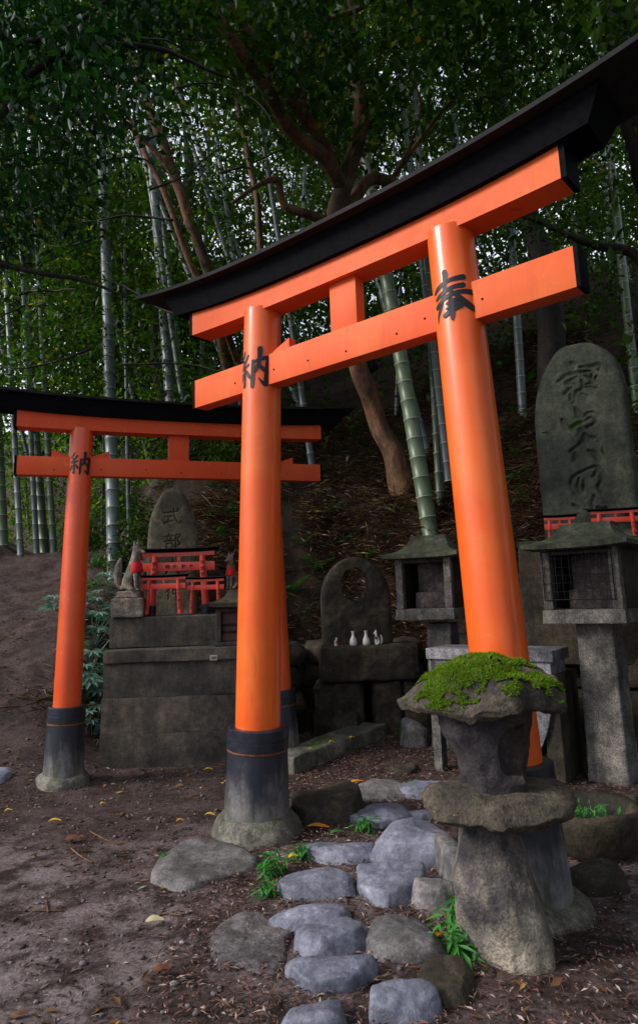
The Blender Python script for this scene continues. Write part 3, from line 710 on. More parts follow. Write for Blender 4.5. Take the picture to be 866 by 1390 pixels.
# ---------------------------------------------------------------- stone altar with small stele, left
PA = R(3)
PX0, PX1, PY = -1.96, -.52, 6.13
def pbox(x0, x1, y0, y1, z0, z1, bev=.012, tp=1.): return box((x0 + x1) / 2, (y0 + y1) / 2, z0, x1 - x0, y1 - y0, z1 - z0, bev, PA * 0, tp)
altar = thing('stone_altar', ((PX0 + PX1) / 2, 6.7, 0), 'high dark concrete altar block with a ledge, carrying the foxes and small red torii', 'altar')
for i_, (z0_, z1_, w_) in enumerate(((-.15, .279, 1.452), (.281, .579, 1.436), (.581, .870, 1.420))):
    for j_, (xa, xb) in enumerate(((-.5, .5),)):
        part('base_block', rough_block(-1.235 + w_ * (xa + xb) / 2, 6.66, z0_, w_ * (xb - xa), 1.06 - .012 * i_, z1_ - z0_ + .001, 0, .998, .005, 4, 30, .002, 80 + i_ * 2 + j_), m_concrete, altar)
part('ledge', rough_block(-1.225, 6.66, .871, 1.44, 1.075, .115, 0, 1., .004, 4, 30, .012, 2), m_concrete, altar)
part('upper_block', rough_block(-1.40, 6.80, .987, 1.10, .98, .275, 0, 1., .004, 4, 30, .012, 3), m_concrete, altar)
SY = 6.95; sc0 = at(235, 800, SY)
ss_c = (sc0.x, SY, 1.262)
_, zt_ = plane_hit(235, 661, (sc0.x, SY), R(5), .08); sh = zt_ - 1.262; sw_ = plane_hit(270, 760, (sc0.x, SY), R(5), .08)[0] - plane_hit(199, 760, (sc0.x, SY), R(5), .08)[0]
print('small stele', ss_c, sh, sw_)
def out_small(t):
    k = max(0, (t - .5) / .5); v = max(.02, max(0, 1 - k ** 2.6) ** .62) * (1 - .04 * t); return (v, v)
SHI = [[(0, .26, .07), (.5, .22, .08), (.8, .2, .08)], [(.05, .52, .06), (.45, .48, .06)], [(.25, .5, .07), (.25, .8, .07)], [(0, .88, .07), (.3, .82, .07), (.55, .76, .05)], [(.58, 0, .07), (.62, .4, .08), (.78, .8, .09), (1, .95, .08), (1, .75, .03)], [(.8, .02, .06), (.92, .1, .07)]]
BU = [[(.25, 0, .06), (.28, .1, .06)], [(.02, .16, .06), (.52, .12, .06)], [(.14, .24, .05), (.2, .36, .06)], [(.42, .2, .05), (.34, .38, .06)], [(0, .46, .06), (.55, .42, .06)], [(.1, .6, .06), (.1, .95, .06)], [(.1, .6, .05), (.46, .58, .06), (.46, .92, .06)], [(.1, .9, .05), (.46, .9, .05)], [(.66, .05, .06), (.66, 1, .07)], [(.66, .08, .05), (.95, .06, .06), (.78, .34, .05), (.96, .6, .06), (.76, .7, .05)]]
DAI = [[(0, .35, .08), (1, .3, .08)], [(.5, 0, .08), (.45, .4, .08), (.05, .95, .08)], [(.5, .4, .07), (.95, .95, .1)]]
SHIN = [[(.2, 0, .06), (.28, .1, .06)], [(.02, .24, .06), (.4, .2, .06), (.05, .6, .05)], [(.24, .4, .06), (.24, 1, .07)], [(.5, .2, .05), (.5, .7, .06)], [(.5, .2, .05), (.95, .18, .06), (.93, .7, .06)], [(.5, .45, .05), (.93, .44, .05)], [(.5, .7, .05), (.93, .68, .05)], [(.72, 0, .06), (.72, 1, .07)]]
def place(K, cx, cz, s, wk=1.4): return [[(cx + (a - .5) * s, cz + (.5 - b) * s, c * s * wk) for a, b, c in st] for st in K]
f = sh / 139.
sts = place(SHI, .005, sh - 33 * f, .165) + place(BU, .01, sh - 61 * f, .165) + place(DAI, .01, sh - 88 * f, .16) + place(SHIN, .01, sh - 114 * f, .16)
sst_o = thing('stone_stele', ss_c, 'pale olive pointed-oval memorial stone with small carved characters on the high altar', 'stone stele')
stele('carved_slab', sst_o, ss_c, R(5), sw_, sh, .16, out_small, m_stele2, sts, .016, .006, .008)
bk = at(190, 800, 7.05)
tag(part('rough_rock', stone(Vector((bk.x - .0, 7.05, 1.25)), .15, .10, .62, 0, 41, .75, .12, 2.2, under=.05), m_stele2, None, True, origin=(bk.x, 7.05, 1.262)), 'pointed rough rock leaning behind the left fox statue on the altar', 'rock')
bk = at(290, 800, 7.1)
tag(part('rough_rock', stone(Vector((bk.x, 7.1, 1.25)), .16, .10, .52, 0, 42, .7, .12, 2.2, under=.05), m_darkstone, None, True, origin=(bk.x, 7.1, 1.262)), 'dark rough rock behind the small red torii, right of the small stele', 'rock')

# foxes
def fox_geo(c, H, heading, white=False):
    """seated fox, tail raised behind; built facing +X then turned"""
    S = H / 1.0
    vs = [(-.02, 0, .16), (-.10, 0, .10), (.02, 0, .34), (.09, 0, .52), (.12, 0, .66), (.15, 0, .80), (.25, 0, .78), (.33, 0, .745),   # 0 hip 1 rump 2 waist 3 chest 4 neck 5 skull 6 muzzle 7 nose
          (.15, .07, .40), (.17, .065, .18), (.17, .065, .03), (.24, .065, .02), (.15, -.07, .40), (.17, -.065, .18), (.17, -.065, .03), (.24, -.065, .02),
          (.0, .12, .14), (.10, .13, .05), (.17, .125, .02), (.0, -.12, .14), (.10, -.13, .05), (.17, -.125, .02),
          (.13, .05, .90), (.125, .058, 1.0), (.13, -.05, .90), (.125, -.058, 1.0),
          (-.20, 0, .06), (-.29, 0, .16), (-.30, 0, .34), (-.27, 0, .52), (-.22, 0, .68)]
    es = [(0, 1), (0, 2), (2, 3), (3, 4), (4, 5), (5, 6), (6, 7), (3, 8), (8, 9), (9, 10), (10, 11), (3, 12), (12, 13), (13, 14), (14, 15), (0, 16), (16, 17), (17, 18), (0, 19), (19, 20), (20, 21), (5, 22), (22, 23), (5, 24), (24, 25), (1, 26), (26, 27), (27, 28), (28, 29), (29, 30)]
    ra = [.13, .12, .115, .10, .075, .085, .05, .022, .055, .038, .035, .028, .055, .038, .035, .028, .085, .05, .035, .085, .05, .035, .035, .010, .035, .010, .045, .06, .085, .075, .02]
    g = skin_geo([tuple(q * S for q in v) for v in vs], es, [r_ * S for r_ in ra], 2)
    M = Matrix.Translation(c) @ Matrix.Rotation(heading, 4, 'Z'); g.xf(M); return g, M, S
def bib_geo(M, S):
    prof = []; g = Geo(); seg = 20
    for i, (z, r1, off) in enumerate([(.66, .085, .13), (.60, .105, .14), (.50, .125, .155), (.40, .135, .17), (.39, .13, .17)]):
        for k in range(seg + 1):
            t = -1.9 + 3.8 * k / seg; sc_ = 1 if i < 2 else 1
            g.v.append((S * (off - .03 + math.cos(t) * r1), S * math.sin(t) * r1, S * (z - .02 * abs(t))))
    for i in range(4):
        for k in range(seg): a = i * (seg + 1) + k; g.f.append((a, a + 1, a + seg + 2, a + seg + 1))
    return g.xf(M)
def face_marks(fx, M, S):
    e = Geo()
    for y in (-.052, .052): e.add(*_ball((.205, y, .815), .014))
    e.add(*_ball((.352, 0, .748), .016)); e.v = [tuple(Vector(p) * S) for p in e.v]; part('eyes_and_nose', e.xf(M), m_carved, fx, True)
    m_ = tube([Vector((.33, -.022, .728)) * S, Vector((.30, -.04, .735)) * S, Vector((.26, -.048, .742)) * S], .005 * S, 6); m_.add(*(lambda q: (q.v, q.f))(tube([Vector((.33, .022, .728)) * S, Vector((.30, .04, .735)) * S, Vector((.26, .048, .742)) * S], .005 * S, 6)))
    part('mouth', m_.xf(M), m_carved, fx, True)
def _ball(c, r_, n=8):
    v = []; f_ = []
    for i in range(n + 1):
        for k in range(n):
            a = math.pi * i / n; b = 2 * math.pi * k / n; v.append((c[0] + r_ * math.sin(a) * math.cos(b), c[1] + r_ * math.sin(a) * math.sin(b), c[2] + r_ * math.cos(a)))
    for i in range(n):
        for k in range(n): a = i * n + k; b = i * n + (k + 1) % n; f_.append((a, a + n, b + n, b))
    return v, f_
fb = at(176, 838, 6.42)
fped = thing('fox_pedestal', (fb.x, 6.42, 1.262), 'small square stone pedestal under the left fox statue, left end of the altar', 'pedestal', 'fox pedestals')
part('block', rough_block(fb.x, 6.42, 1.262, .29, .26, .175, R(4), .99, .004, 6, 10, .01, 5), m_foxstone, fped)
part('cap', rough_block(fb.x + .005, 6.42, 1.438, .22, .21, .06, R(4), .97, .004, 6, 10, .01, 6), m_foxstone, fped)
fox = thing('fox_statue', (fb.x, 6.42, 1.50), 'pale stone fox seated in profile with raised tail and red bib, left end of altar', 'fox statue', 'fox statues')
g, M, S = fox_geo((fb.x + .01, 6.40, 1.497), .47, R(-18)); part('fox_body', g, m_foxstone, fox, True); part('bib', bib_geo(M, S), m_redcloth, fox, True); face_marks(fox, M, S)
fb2 = at(314, 800, 6.75)
fped = thing('fox_pedestal', (fb2.x, 6.75, 1.262), 'dark stone pedestal under the right fox statue, behind the small stone shrine', 'pedestal', 'fox pedestals')
part('block', rough_block(fb2.x, 6.75, 1.262, .27, .24, fb2.z - 1.264, 0, .97, .004, 6, 10, .01, 7), m_darkstone, fped)
fox = thing('fox_statue', (fb2.x, 6.75, fb2.z), 'small stone fox with red bib facing forward beside the large left pillar', 'fox statue', 'fox statues')
g, M, S = fox_geo((fb2.x + .03, 6.75, fb2.z), .36, R(-130)); part('fox_body', g, m_foxstone, fox, True); part('bib', bib_geo(M, S), m_redcloth, fox, True); face_marks(fox, M, S)

# small votive torii
def votive(c, a, H, W, label, txt=True, mat=m_red, group='small votive torii', sleeve=.08):
    """H height of upper beam underside, W half width"""
    zb = c[2]; r_ = W * .10; k = H * .30
    dz = dict(n0=zb + H * .70, n1=zb + H * .70 + H * .135, s0=zb + H * .93)
    def ex(sgn, pl, ax, rf):
        if not txt: return
        part('lettering', text_on_pillar('奉納大願成就' if sgn > 0 else '納奉平成年月', ax, rf, zb + H * .66, math.atan2(math.sin(a), math.cos(a)) * 1.0, H * .085, H * .09), m_ink, pl)
    rt_, F, hf = torii((c[0], c[1]), a, zb, dz, k, label, group, W * .74, W * .64, r_, W * .98, H * sleeve, (W * .98, H * .06, H * .012), (W * 1.06, H * .05, W * 1.24, W * .16), mat, big=False, chars=None, name='votive_torii', extra=ex)
    return rt_, F, dz, hf
vb = at(243, 836, 6.62); V1 = (vb.x, 6.62, 1.262)
Wv = 48 / 924 * 6.8
v1, FV, dz, hf = votive(V1, R(2), .60, Wv, 'largest small red torii on the altar, in front of the small stele', False, sleeve=.16)
for s, ch in ((-.11, '神'), (-.04, '大'), (.05, '計'), (.12, '大')):
    g = glyph(ch, .045, .001); M = Matrix.Translation(FV(s, .055 * .60 * .30 + .004, (dz['n0'] + dz['n1']) / 2)) @ Matrix.Rotation(R(2), 4, 'Z'); g.xf(M); part('lettering', g, m_ink, v1)
for sgn in (-1, 1):
    ax = lambda z, s=sgn: FV(s * hf(z), 0, z)
    part('lettering', text_on_pillar('納奉祈願' if sgn < 0 else '奉納祈願', ax, lambda z: Wv * .0995, 1.262 + .49, R(0), .047, .054), m_ink, v1)
vb = at(222, 838, 6.40); votive((vb.x, 6.40, 1.262), R(-3), .355, 30 / 924 * 6.6, 'small red torii on the altar edge, right next to the left fox pedestal')
vb = at(279, 838, 6.42); votive((vb.x, 6.42, 1.262), R(2), .325, 25 / 924 * 6.6, 'smallest red torii on the altar, beside the little stone shrine')

# little stone shrine on the ledge (right end of altar)
hb = at(325, 868, 6.22)
hk = thing('stone_shrine', (hb.x, 6.27, .987), 'little stone shrine house with brown wooden door on the altar ledge', 'stone shrine')
def curved_roof(cx, cy, z0, hw, hd, rise, a, edge=.035, ridge=.42, ridged=.16, n=10, amp=.004, seed=0):
    g = Geo(); rows = []
    rows.append((hw * .94, hd * .92, -edge * .2)); rows.append((hw, hd, 0)); rows.append((hw * 1.005, hd * 1.005, edge))
    for i in range(1, n + 1):
        t = i / n; rows.append((hw * (1 - (1 - ridge) * t ** .9), hd * (1 - (1 - ridged) * t ** .9), edge + rise * (.55 * t ** 1.3 + .45 * t ** 5)))
    rows.append((hw * ridge * 1.02, hd * ridged * 1.0, edge + rise * 1.10)); rows.append((hw * ridge * .97, hd * ridged * .7, edge + rise * 1.13))
    M = Matrix.Translation((cx, cy, z0)) @ Matrix.Rotation(a, 4, 'Z'); K = 9
    for (x, y, z) in rows:
        ring = []
        for s in range(4):
            c0 = [(-1, -1), (1, -1), (1, 1), (-1, 1)][s]; c1 = [(1, -1), (1, 1), (-1, 1), (-1, -1)][s]
            for q in range(K):
                t = q / K; px, py = c0[0] + (c1[0] - c0[0]) * t, c0[1] + (c1[1] - c0[1]) * t
                lift = .35 * edge * (min(abs(px), abs(py)) ** 4) * max(0, 1 - z / (edge + rise * .5))
                p = Vector((px * x, py * y, z + lift)); p += noise.noise_vector(p * 12 + Vector((seed, 0, 0))) * amp; ring.append(tuple(M @ p))
        g.v += ring
    k = 4 * K
    for i in range(len(rows) - 1):
        for j in range(k): a_ = i * k + j; b_ = i * k + (j + 1) % k; g.f.append((a_, b_, b_ + k, a_ + k))
    g.f.append(tuple(range(k))[::-1]); g.f.append(tuple(range((len(rows) - 1) * k, len(rows) * k))); return g
def shrine_house(root, c, a, w_, d_, h, mats, pw=.05, roofh=.16, over=.10, floor=.09, grille=False, tablet=True, door=False, ridge=.42):
    """w_ front width, d_ depth, h wall height; front looks along -Y turned by a"""
    M = Matrix.Translation(c) @ Matrix.Rotation(a, 4, 'Z'); B = lambda *q, **kw: box(*q, **kw).xf(M)
    part('floor_slab', rough_block(0, 0, 0, w_ * 1.06, d_ * 1.06, floor, 0, .98, .004, 8, 12, .01, 8).xf(M), mats[0], root)
    for s in (-1, 1): part('post', rough_block(s * (w_ / 2 - pw / 2), -d_ / 2 + pw / 2, floor + .001, pw, pw, h - .001, 0, .97, .003, 8, 8, .006, 9 + s).xf(M), mats[0], root)
    for s in (-1, 1): part('side_wall', B(s * (w_ / 2 - .018), pw / 2, floor + .001, .034, d_ - pw - .002, h - .002, .003), mats[1], root)
    part('back_wall', B(0, d_ / 2 - .018, floor + .001, w_ - .08, .034, h - .002, .003), mats[1], root)
    part('head_beam', B(0, -d_ / 2 + pw / 2, floor + h - .045, w_ - 2 * pw - .002, pw * .8, .045, .003), mats[1], root)
    part('roof', curved_roof(0, 0, floor + h + .0, w_ / 2 + over, d_ / 2 + over, roofh, 0, seed=c[0] * 9, ridge=ridge).xf(M), mats[2], root, auto=40)
    if tablet:
        part('tablet', rough_block(0.02 * w_, .02, floor, w_ * .52, .10, h * .92, 0, .97, .006, 9, 10, .01, 12).xf(M), m_innerwood, root)
        part('tablet_step', rough_block(0.02 * w_, -.05, floor, w_ * .56, .12, h * .32, 0, .97, .006, 9, 8, .01, 13).xf(M), m_innerwood, root)
    if door:
        part('door', B(0, -d_ / 2 + pw + .015, floor + .002, w_ - 2 * pw - .004, .02, h - .05, .002), m_door, root)
        for z in (.25, .45): part('door_rail', B(0, -d_ / 2 + pw - .003, floor + h * z, w_ - 2 * pw - .006, .014, .018, .002), m_blackwood, root)
    if grille:
        gr = Geo(); x0, x1, z0, z1 = -w_ / 2 + .02, w_ / 2 - .045, floor + h * .16, floor + h * .96; y = -d_ / 2 - .012; r2 = .0022
        sp = .048; nv = int((x1 - x0) / sp); nh = int((z1 - z0) / (sp * 1.15))
        for i in range(nv + 1):
            x = x0 + (x1 - x0) * i / nv; b = .004 * math.sin(i * 1.7); q = tube([(x, y, z0 + b * 2), (x + b, y - .003, (z0 + z1) / 2), (x, y, z1)], r2, 5); gr.add(q.v, q.f)
        for i in range(nh + 1):
            z = z0 + (z1 - z0) * i / nh; q = tube([(x0, y - .004, z), ((x0 + x1) / 2, y - .006, z - .004 * math.sin(i * 2.1)), (x1, y - .004, z)], r2, 5); gr.add(q.v, q.f)
        for (p, q_) in (((x0, y, z0), (x1, y, z0)), ((x1, y, z0), (x1, y, z1)), ((x1, y, z1), (x0, y, z1)), ((x0, y, z1), (x0, y, z0))):
            q = tube([p, q_], .004, 6); gr.add(q.v, q.f)
        part('wire_grille', gr.xf(M), m_wire, root)
MT = Matrix
shrine_house(hk, (hb.x, 6.30, .987), 0, .40, .30, .30, (m_concrete, m_darkstone, m_darkstone), .05, .10, .06, .04, door=True, tablet=False)
part('plaque', box(at(290, 893, 6.09).x, 6.098, at(290, 893, 6.09).z - .022, .065, .006, .045, .001), m_tagm, altar)
g = glyph('239', .03, .0006); p_ = at(290, 893, 6.09); g.xf(Matrix.Translation((p_.x, 6.093, p_.z))); part('number', g, m_ink, altar)

# ---------------------------------------------------------------- pierced stele with offerings
HY = 7.45; hp = at(485, 873, HY); hz = hp.z
hs = thing('pierced_stele', (hp.x, HY, hz), 'dark mossy round-topped stone pierced by a round hole, behind the white bottles', 'stone stele')
hw = plane_hit(531, 830, (hp.x, HY), 0, .1)[0] - plane_hit(434, 830, (hp.x, HY), 0, .1)[0]; hh = plane_hit(484, 755, (hp.x, HY), 0, .1)[1] - hz
hx, hzz = plane_hit(481, 793, (hp.x, HY), 0, .1)
def out_h(t):
    k = max(0, (t - .45) / .55); v = max(.02, max(0, 1 - k ** 2.4) ** .55); return (v, v)
print('holestele', hw, hh, hx, hzz)
stele('pierced_slab', hs, (hp.x, HY, hz), 0, hw, hh, .18, out_h, m_darkstone, [], 0, .012, .02, hole=(hx, hzz - hz, .145, .175))
pb = thing('stone_plinth', (hp.x, HY - .1, 0), 'long dark stone plinth under the pierced stele and the white bottles', 'plinth')
part('top_stone', rough_block(hp.x + .10, HY - .08, hz - .36, 1.02, .62, .355, 0, .98, .02, 5, 16, .04, 21), m_darkstone, pb)
for i, (dx, wv, hgt) in enumerate(((-.30, .50, .44), (.19, .30, .42), (.48, .28, .38))):
    part('footing_block', rough_block(hp.x + .08 + dx, HY - .08, -.08, wv, .55, hz - .36 + .075, 0, .97, .025, 5, 12, .05, 30 + i), m_darkstone, pb)
yb_ = HY - .30
def vase(u, label):
    p = at(u, 872, yb_); z = hz - .003; s = .17
    s = .145; g = lathe([(.20 * s, 0), (.235 * s, .04 * s), (.26 * s, .20 * s), (.22 * s, .42 * s), (.11 * s, .64 * s), (.085 * s, .85 * s), (.12 * s, .98 * s), (.13 * s, 1.0 * s), (.10 * s, .99 * s), (.05 * s, .9 * s)], (p.x, yb_, z), 24)
    tag(part('white_vase', g, m_white, None, True, origin=(p.x, yb_, z)), label, 'vase', 'white offering vases')
vase(479.5, 'left one of the two white porcelain vases before the pierced stele'); vase(497, 'right one of the two white porcelain vases before the pierced stele')
for u, H_, hd, lb, mm in ((456, .09, -70, 'tiny white fox figurine with red markings, left of the vases', m_white), (513, .15, 200, 'small pale fox figurine sitting right of the white vases', m_white)):
    p = at(u, 872, yb_); fx = thing('fox_figurine', (p.x, yb_, hz), lb, 'figurine', 'fox figurines')
    g, M, S = fox_geo((p.x, yb_, hz - .002), H_, R(hd)); part('fox_body', g, mm, fx, True); part('bib', bib_geo(M, S), m_redcloth if H_ < .1 else m_innerwood, fx, True)

# ---------------------------------------------------------------- lantern shrines on posts
def post_geo(bl, wv, dv, z1, a, tp, seed):
    ca, sa = math.cos(a), math.sin(a); cx = bl.x + ca * wv / 2 - sa * dv / 2; cy = bl.y + sa * wv / 2 + ca * dv / 2
    return rough_block(cx, cy, -.1, wv, dv, z1 + .1, a, tp, .008, 4, 20, .02, seed), (cx, cy)
LA = -.71
bl = G(797, 1060); lr = thing('stone_lantern', (bl.x + .2, bl.y, 0), 'stone lantern house on a square post with black wire grille, far right', 'stone lantern', 'stone lantern shrines')
pg, pc = post_geo(bl, .30, .26, 1.235, LA, .88, 51); part('post', pg, m_lantern, lr)
s0, zf = plane_hit(739, 847, pc, LA, .26); s1, zf1 = plane_hit(847.6, 847, pc, LA, .26); print('lanternR', s0, s1, zf, zf1, pc)
hc = (pc[0] + math.cos(LA) * (s0 + s1) / 2 + 0.0, pc[1] + math.sin(LA) * (s0 + s1) / 2)
_, zroof = plane_hit(793, 742, hc, LA, .3); print('zroof', zroof)
shrine_house(lr, (hc[0], hc[1], (zf + zf1) / 2), LA, s1 - s0, .50, zroof - (zf + zf1) / 2 - .105, (m_lantern, m_concrete, m_lanternroof), .075, .145, .10, .105, grille=True, ridge=.50)
bl = G(580, 1030); bl.x -= .0
ll = thing('stone_lantern', (bl.x + .2, bl.y + .2, 0), 'stone lantern house with open front left of the large right pillar', 'stone lantern', 'stone lantern shrines')
LY = 6.55; lcx = at(600, 845, LY)
LA2 = -.5
part('post', rough_block(lcx.x, LY, -.1, .26, .26, lcx.z + .10, LA2, .9, .008, 4, 18, .02, 52), m_lantern, ll)
s0, zf = plane_hit(539, 843, (lcx.x, LY), LA2, .26); s1, zf1 = plane_hit(615, 841, (lcx.x, LY), LA2, .26); _, zroof = plane_hit(575, 757, (lcx.x, LY), LA2, .26)
hc = (lcx.x + math.cos(LA2) * (s0 + s1) / 2, LY + math.sin(LA2) * (s0 + s1) / 2); print('lanternL', s0, s1, zf, zroof)
shrine_house(ll, (hc[0], hc[1], (zf + zf1) / 2), LA2, s1 - s0, .50, zroof - (zf + zf1) / 2 - .105, (m_lantern, m_concrete, m_lanternroof), .07, .165, .10, .105, ridge=.48)

# votive torii behind the right lantern, on a shelf stone before the big stele
vz = 1.9
tag(part('shelf_stone', rough_block(2.35, 5.98, .75, 1.25, .30, 1.06, -.30, .97, .01, 4, 16, .03, 61), m_darkstone, None, origin=(2.35, 5.98, .75)), 'dark shelf stone under the two small red torii before the tall stele', 'stone shelf')
def vplace(u0, u1, vtop, y, a, H, label):
    p0 = at(u0, vtop, y); p1 = at(u1, vtop, y); c = (p0 + p1) / 2; W = (p1 - p0).length / 2 / math.cos(a * .6)
    votive((c.x, y, c.z - H * 1.06), a, H, W / 1.2, label)
vplace(733, 783, 699, 5.90, R(-8), .34, 'small red torii tilted behind the left side of the right lantern roof')
vplace(795, 872, 690, 5.95, R(-12), .34, 'small red torii at the right edge behind the right lantern roof')

# ---------------------------------------------------------------- granite basin table
tl = G(577, 1040); BAa = -.71
def basin():
    a = -.62; ca, sa = math.cos(a), math.sin(a); o = at(577, 880, 5.72)
    ztop = o.z; w_ = 1.03; h = ztop + .02; d_ = .40
    root = thing('stone_basin', (o.x + .4, o.y, 0), 'pale granite water basin with rounded belly behind the mossy cairn', 'stone basin')
    W = lambda s, n, z: (o.x + ca * s - sa * n, o.y + sa * s + ca * n, z)
    g = Geo(); g.add(*(lambda b: (b.v, b.f))(box(w_ / 2, d_ / 2, ztop - .085, w_, d_, .085, .008))); g.v = [W(p[0], p[1], p[2]) for p in g.v]; part('rim', g, m_granite, root)
    # belly: U-shaped front extruded back
    N_ = 28; prof = []
    for i in range(N_ + 1):
        t = math.pi * i / N_; prof.append((w_ / 2 + math.cos(t) * (w_ / 2 - .03) * (1 if 1 else 1), ztop - .088 - abs(math.sin(t)) ** .8 * (ztop - .10)))
    g = Geo(); n = len(prof)
    for dd in (.02, d_ - .02): g.v += [W(x, dd, z) for x, z in prof]
    g.f = [tuple(range(n)), tuple(range(n, 2 * n))[::-1]] + [(i, i + n, i + n + 1, i + 1) for i in range(n - 1)] + [(n - 1, 2 * n - 1, n, 0)]
    part('belly', g, m_granite, root, auto=35)
    g = box(.045, .02 + .05, -.1, .07, .10, ztop + .01, .006); g.v = [W(p[0], p[1], p[2]) for p in g.v]; part('side_post', g, m_lantern, root)
    g = box(w_ - .06, .30, -.1, .12, .5, ztop - .08, .006); g.v = [W(p[0], p[1], p[2]) for p in g.v]; part('rear_pier', g, m_darkstone, root)
    g = box(.30, .008, ztop - .20, .34, .02, .09, .003); g.v = [W(p[0], p[1], p[2]) for p in g.v]; part('carved_panel', g, m_granite, root)
basin()

# mossy planter bowl at right
pbw = G(806, 1118, .16)
bw = thing('stone_bowl', (pbw.x, pbw.y + .1, 0), 'low round mossy stone bowl with green weeds, right of the large gate', 'stone bowl')
rr = .27
part('bowl', lathe([(rr * .7, -.02), (rr * .9, .05), (rr * 1.0, .15), (rr * 1.02, .21), (rr * .96, .235), (rr * .86, .22), (rr * .78, .16), (rr * .6, .14)], (pbw.x, pbw.y + .1, 0), 40, .02, 3, fr=5), m_darkstone, bw, True)
P = rng.normal(0, 1, (160, 3)) * [.09, .07, .02] + [pbw.x - .05, pbw.y + .1, .18]; V, F = leaf_arrays(P, rng.uniform(.03, .07, 160), rng.uniform(.01, .02, 160), -.5)
me = np_mesh('weeds', V - np.array([pbw.x, pbw.y + .1, 0]), F, m_sprout); o = bpy.data.objects.new('weeds', me); col.objects.link(o); o.parent = bw

# ---------------------------------------------------------------- foreground cairn lantern
CX, CY = .652, 2.93
cl = thing('stone_cairn_lantern', (CX, CY, 0), 'stacked field stone lantern with moss covered cap in the right foreground', 'stone lantern')
def column_stone(c, secs, seed, seg=56, amp=.02, fr=4., facets=0, fk=.86):
    """secs: [(z, cx, cy, rx, ry, pow)] closed uneven column"""
    g = Geo()
    zs = []; n = 6
    for i in range(len(secs) - 1):
        for k in range(n):
            t = k / n; t2 = t * t * (3 - 2 * t) if 0 else t; zs.append([secs[i][j] * (1 - t2) + secs[i + 1][j] * t2 for j in range(6)])
    zs.append(list(secs[-1]))
    rs_ = random.Random(seed); pl_ = []
    for i in range(facets):
        t = 6.283 * i / facets + rs_.uniform(-.5, .5); e = rs_.uniform(-.35, .35); pl_.append((t, e, rs_.uniform(fk - .08, fk + .08), rs_.uniform(.0, 1)))
    zA, zB = zs[0][0], zs[-1][0]
    rows = [[zs[0][0], zs[0][1], zs[0][2], 0.001, 0.001, 2]] + zs + [[zs[-1][0], zs[-1][1], zs[-1][2], .001, .001, 2]]
    for (z, x, y, rx, ry, pw) in rows:
        for k in range(seg):
            t = 2 * math.pi * k / seg; r_ = (abs(math.cos(t)) ** pw + abs(math.sin(t)) ** pw) ** (-1 / pw)
            ux, uy = r_ * math.cos(t), r_ * math.sin(t)
            for (pt, e, dd, zo) in pl_:
                k_ = ux * math.cos(pt) + uy * math.sin(pt) - dd - e * ((z - zA) / (zB - zA) - zo)
                if k_ > 0: ux -= math.cos(pt) * k_ * .9; uy -= math.sin(pt) * k_ * .9
            p = Vector((x + rx * ux, y + ry * uy, z))
            q = p * fr + Vector((seed * 4.1, seed, 0)); fac = min(1, rx * 20)
            d = noise.noise_vector(q) * amp + noise.noise_vector(q * 3) * amp * .35 + noise.noise_vector(q * 8) * amp * .12
            g.v.append(tuple(Vector(c) + p + d * fac))
    m = len(rows)
    for i in range(m - 1):
        for k in range(seg): a = i * seg + k; b = i * seg + (k + 1) % seg; g.f.append((a, b, b + seg, a + seg))
    g.f.append(tuple(range(seg))[::-1]); g.f.append(tuple(range((m - 1) * seg, m * seg)))
    return g
# foot
part('foot_stone', column_stone((CX, CY, 0), [(-.12, .03, 0, .21, .19, 3), (0.0, .025, 0, .20, .18, 3), (.12, .01, 0, .19, .165, 2.6), (.26, .0, 0, .175, .145, 2.4), (.36, -.005, .01, .15, .13, 2.4), (.46, -.01, .01, .125, .12, 2.4), (.52, -.01, .01, .11, .10, 2.4)], 3, amp=.035, fr=3.4, facets=7, seg=96), m_cairnfoot, cl, True)
part('middle_slab', column_stone((CX + .02, CY, 0), [(.505, -.01, 0, .18, .16, 2.6), (.515, -.01, 0, .255, .22, 2.8), (.535, -.005, 0, .285, .25, 3), (.585, 0, 0, .30, .25, 3), (.610, .005, 0, .285, .24, 3), (.622, .01, 0, .24, .2, 2.6)], 5, amp=.032, fr=5, facets=8, fk=.92, seg=96), m_cairn, cl, True)
# fire box with window opening: four-sided worn block with a recess
fbx = column_stone((CX + .015, CY + .01, 0), [(.605, .012, 0, .142, .125, 3.2), (.66, .008, 0, .148, .138, 3.4), (.76, .0, 0, .160, .145, 3.4), (.86, -.012, 0, .190, .155, 3.4), (.935, -.02, 0, .208, .165, 3.2)], 8, amp=.026, fr=5.5, facets=5, fk=.95, seg=80)
def carve(g, cut):
    A = mesh_of('a', g, m_cairnbox); B_ = mesh_of('b', cut, m_cairnbox); oa = bpy.data.objects.new('a', A); ob = bpy.data.objects.new('b', B_); col.objects.link(oa); col.objects.link(ob)
    md = oa.modifiers.new('x', 'BOOLEAN'); md.object = ob; md.solver = 'EXACT'; md.operation = 'DIFFERENCE'; bpy.context.view_layer.update()
    ev = oa.evaluated_get(bpy.context.evaluated_depsgraph_get()); m2 = ev.to_mesh(); r_ = Geo(); r_.v = [tuple(v.co) for v in m2.vertices]; r_.f = [tuple(p.vertices) for p in m2.polygons]
    ev.to_mesh_clear(); bpy.data.objects.remove(oa); bpy.data.objects.remove(ob); return r_ if len(r_.v) > 50 else g
cutg = rough_block(0, 0, 0, .15, .26, .17, 0, .9, .01, 9, 8, .04, 4)
cutg.xf(Matrix.Translation((CX - .015, CY + .01, .685)) @ Matrix.Rotation(R(-36 + 0), 4, 'Z') @ Matrix.Translation((0, -.16, 0)))
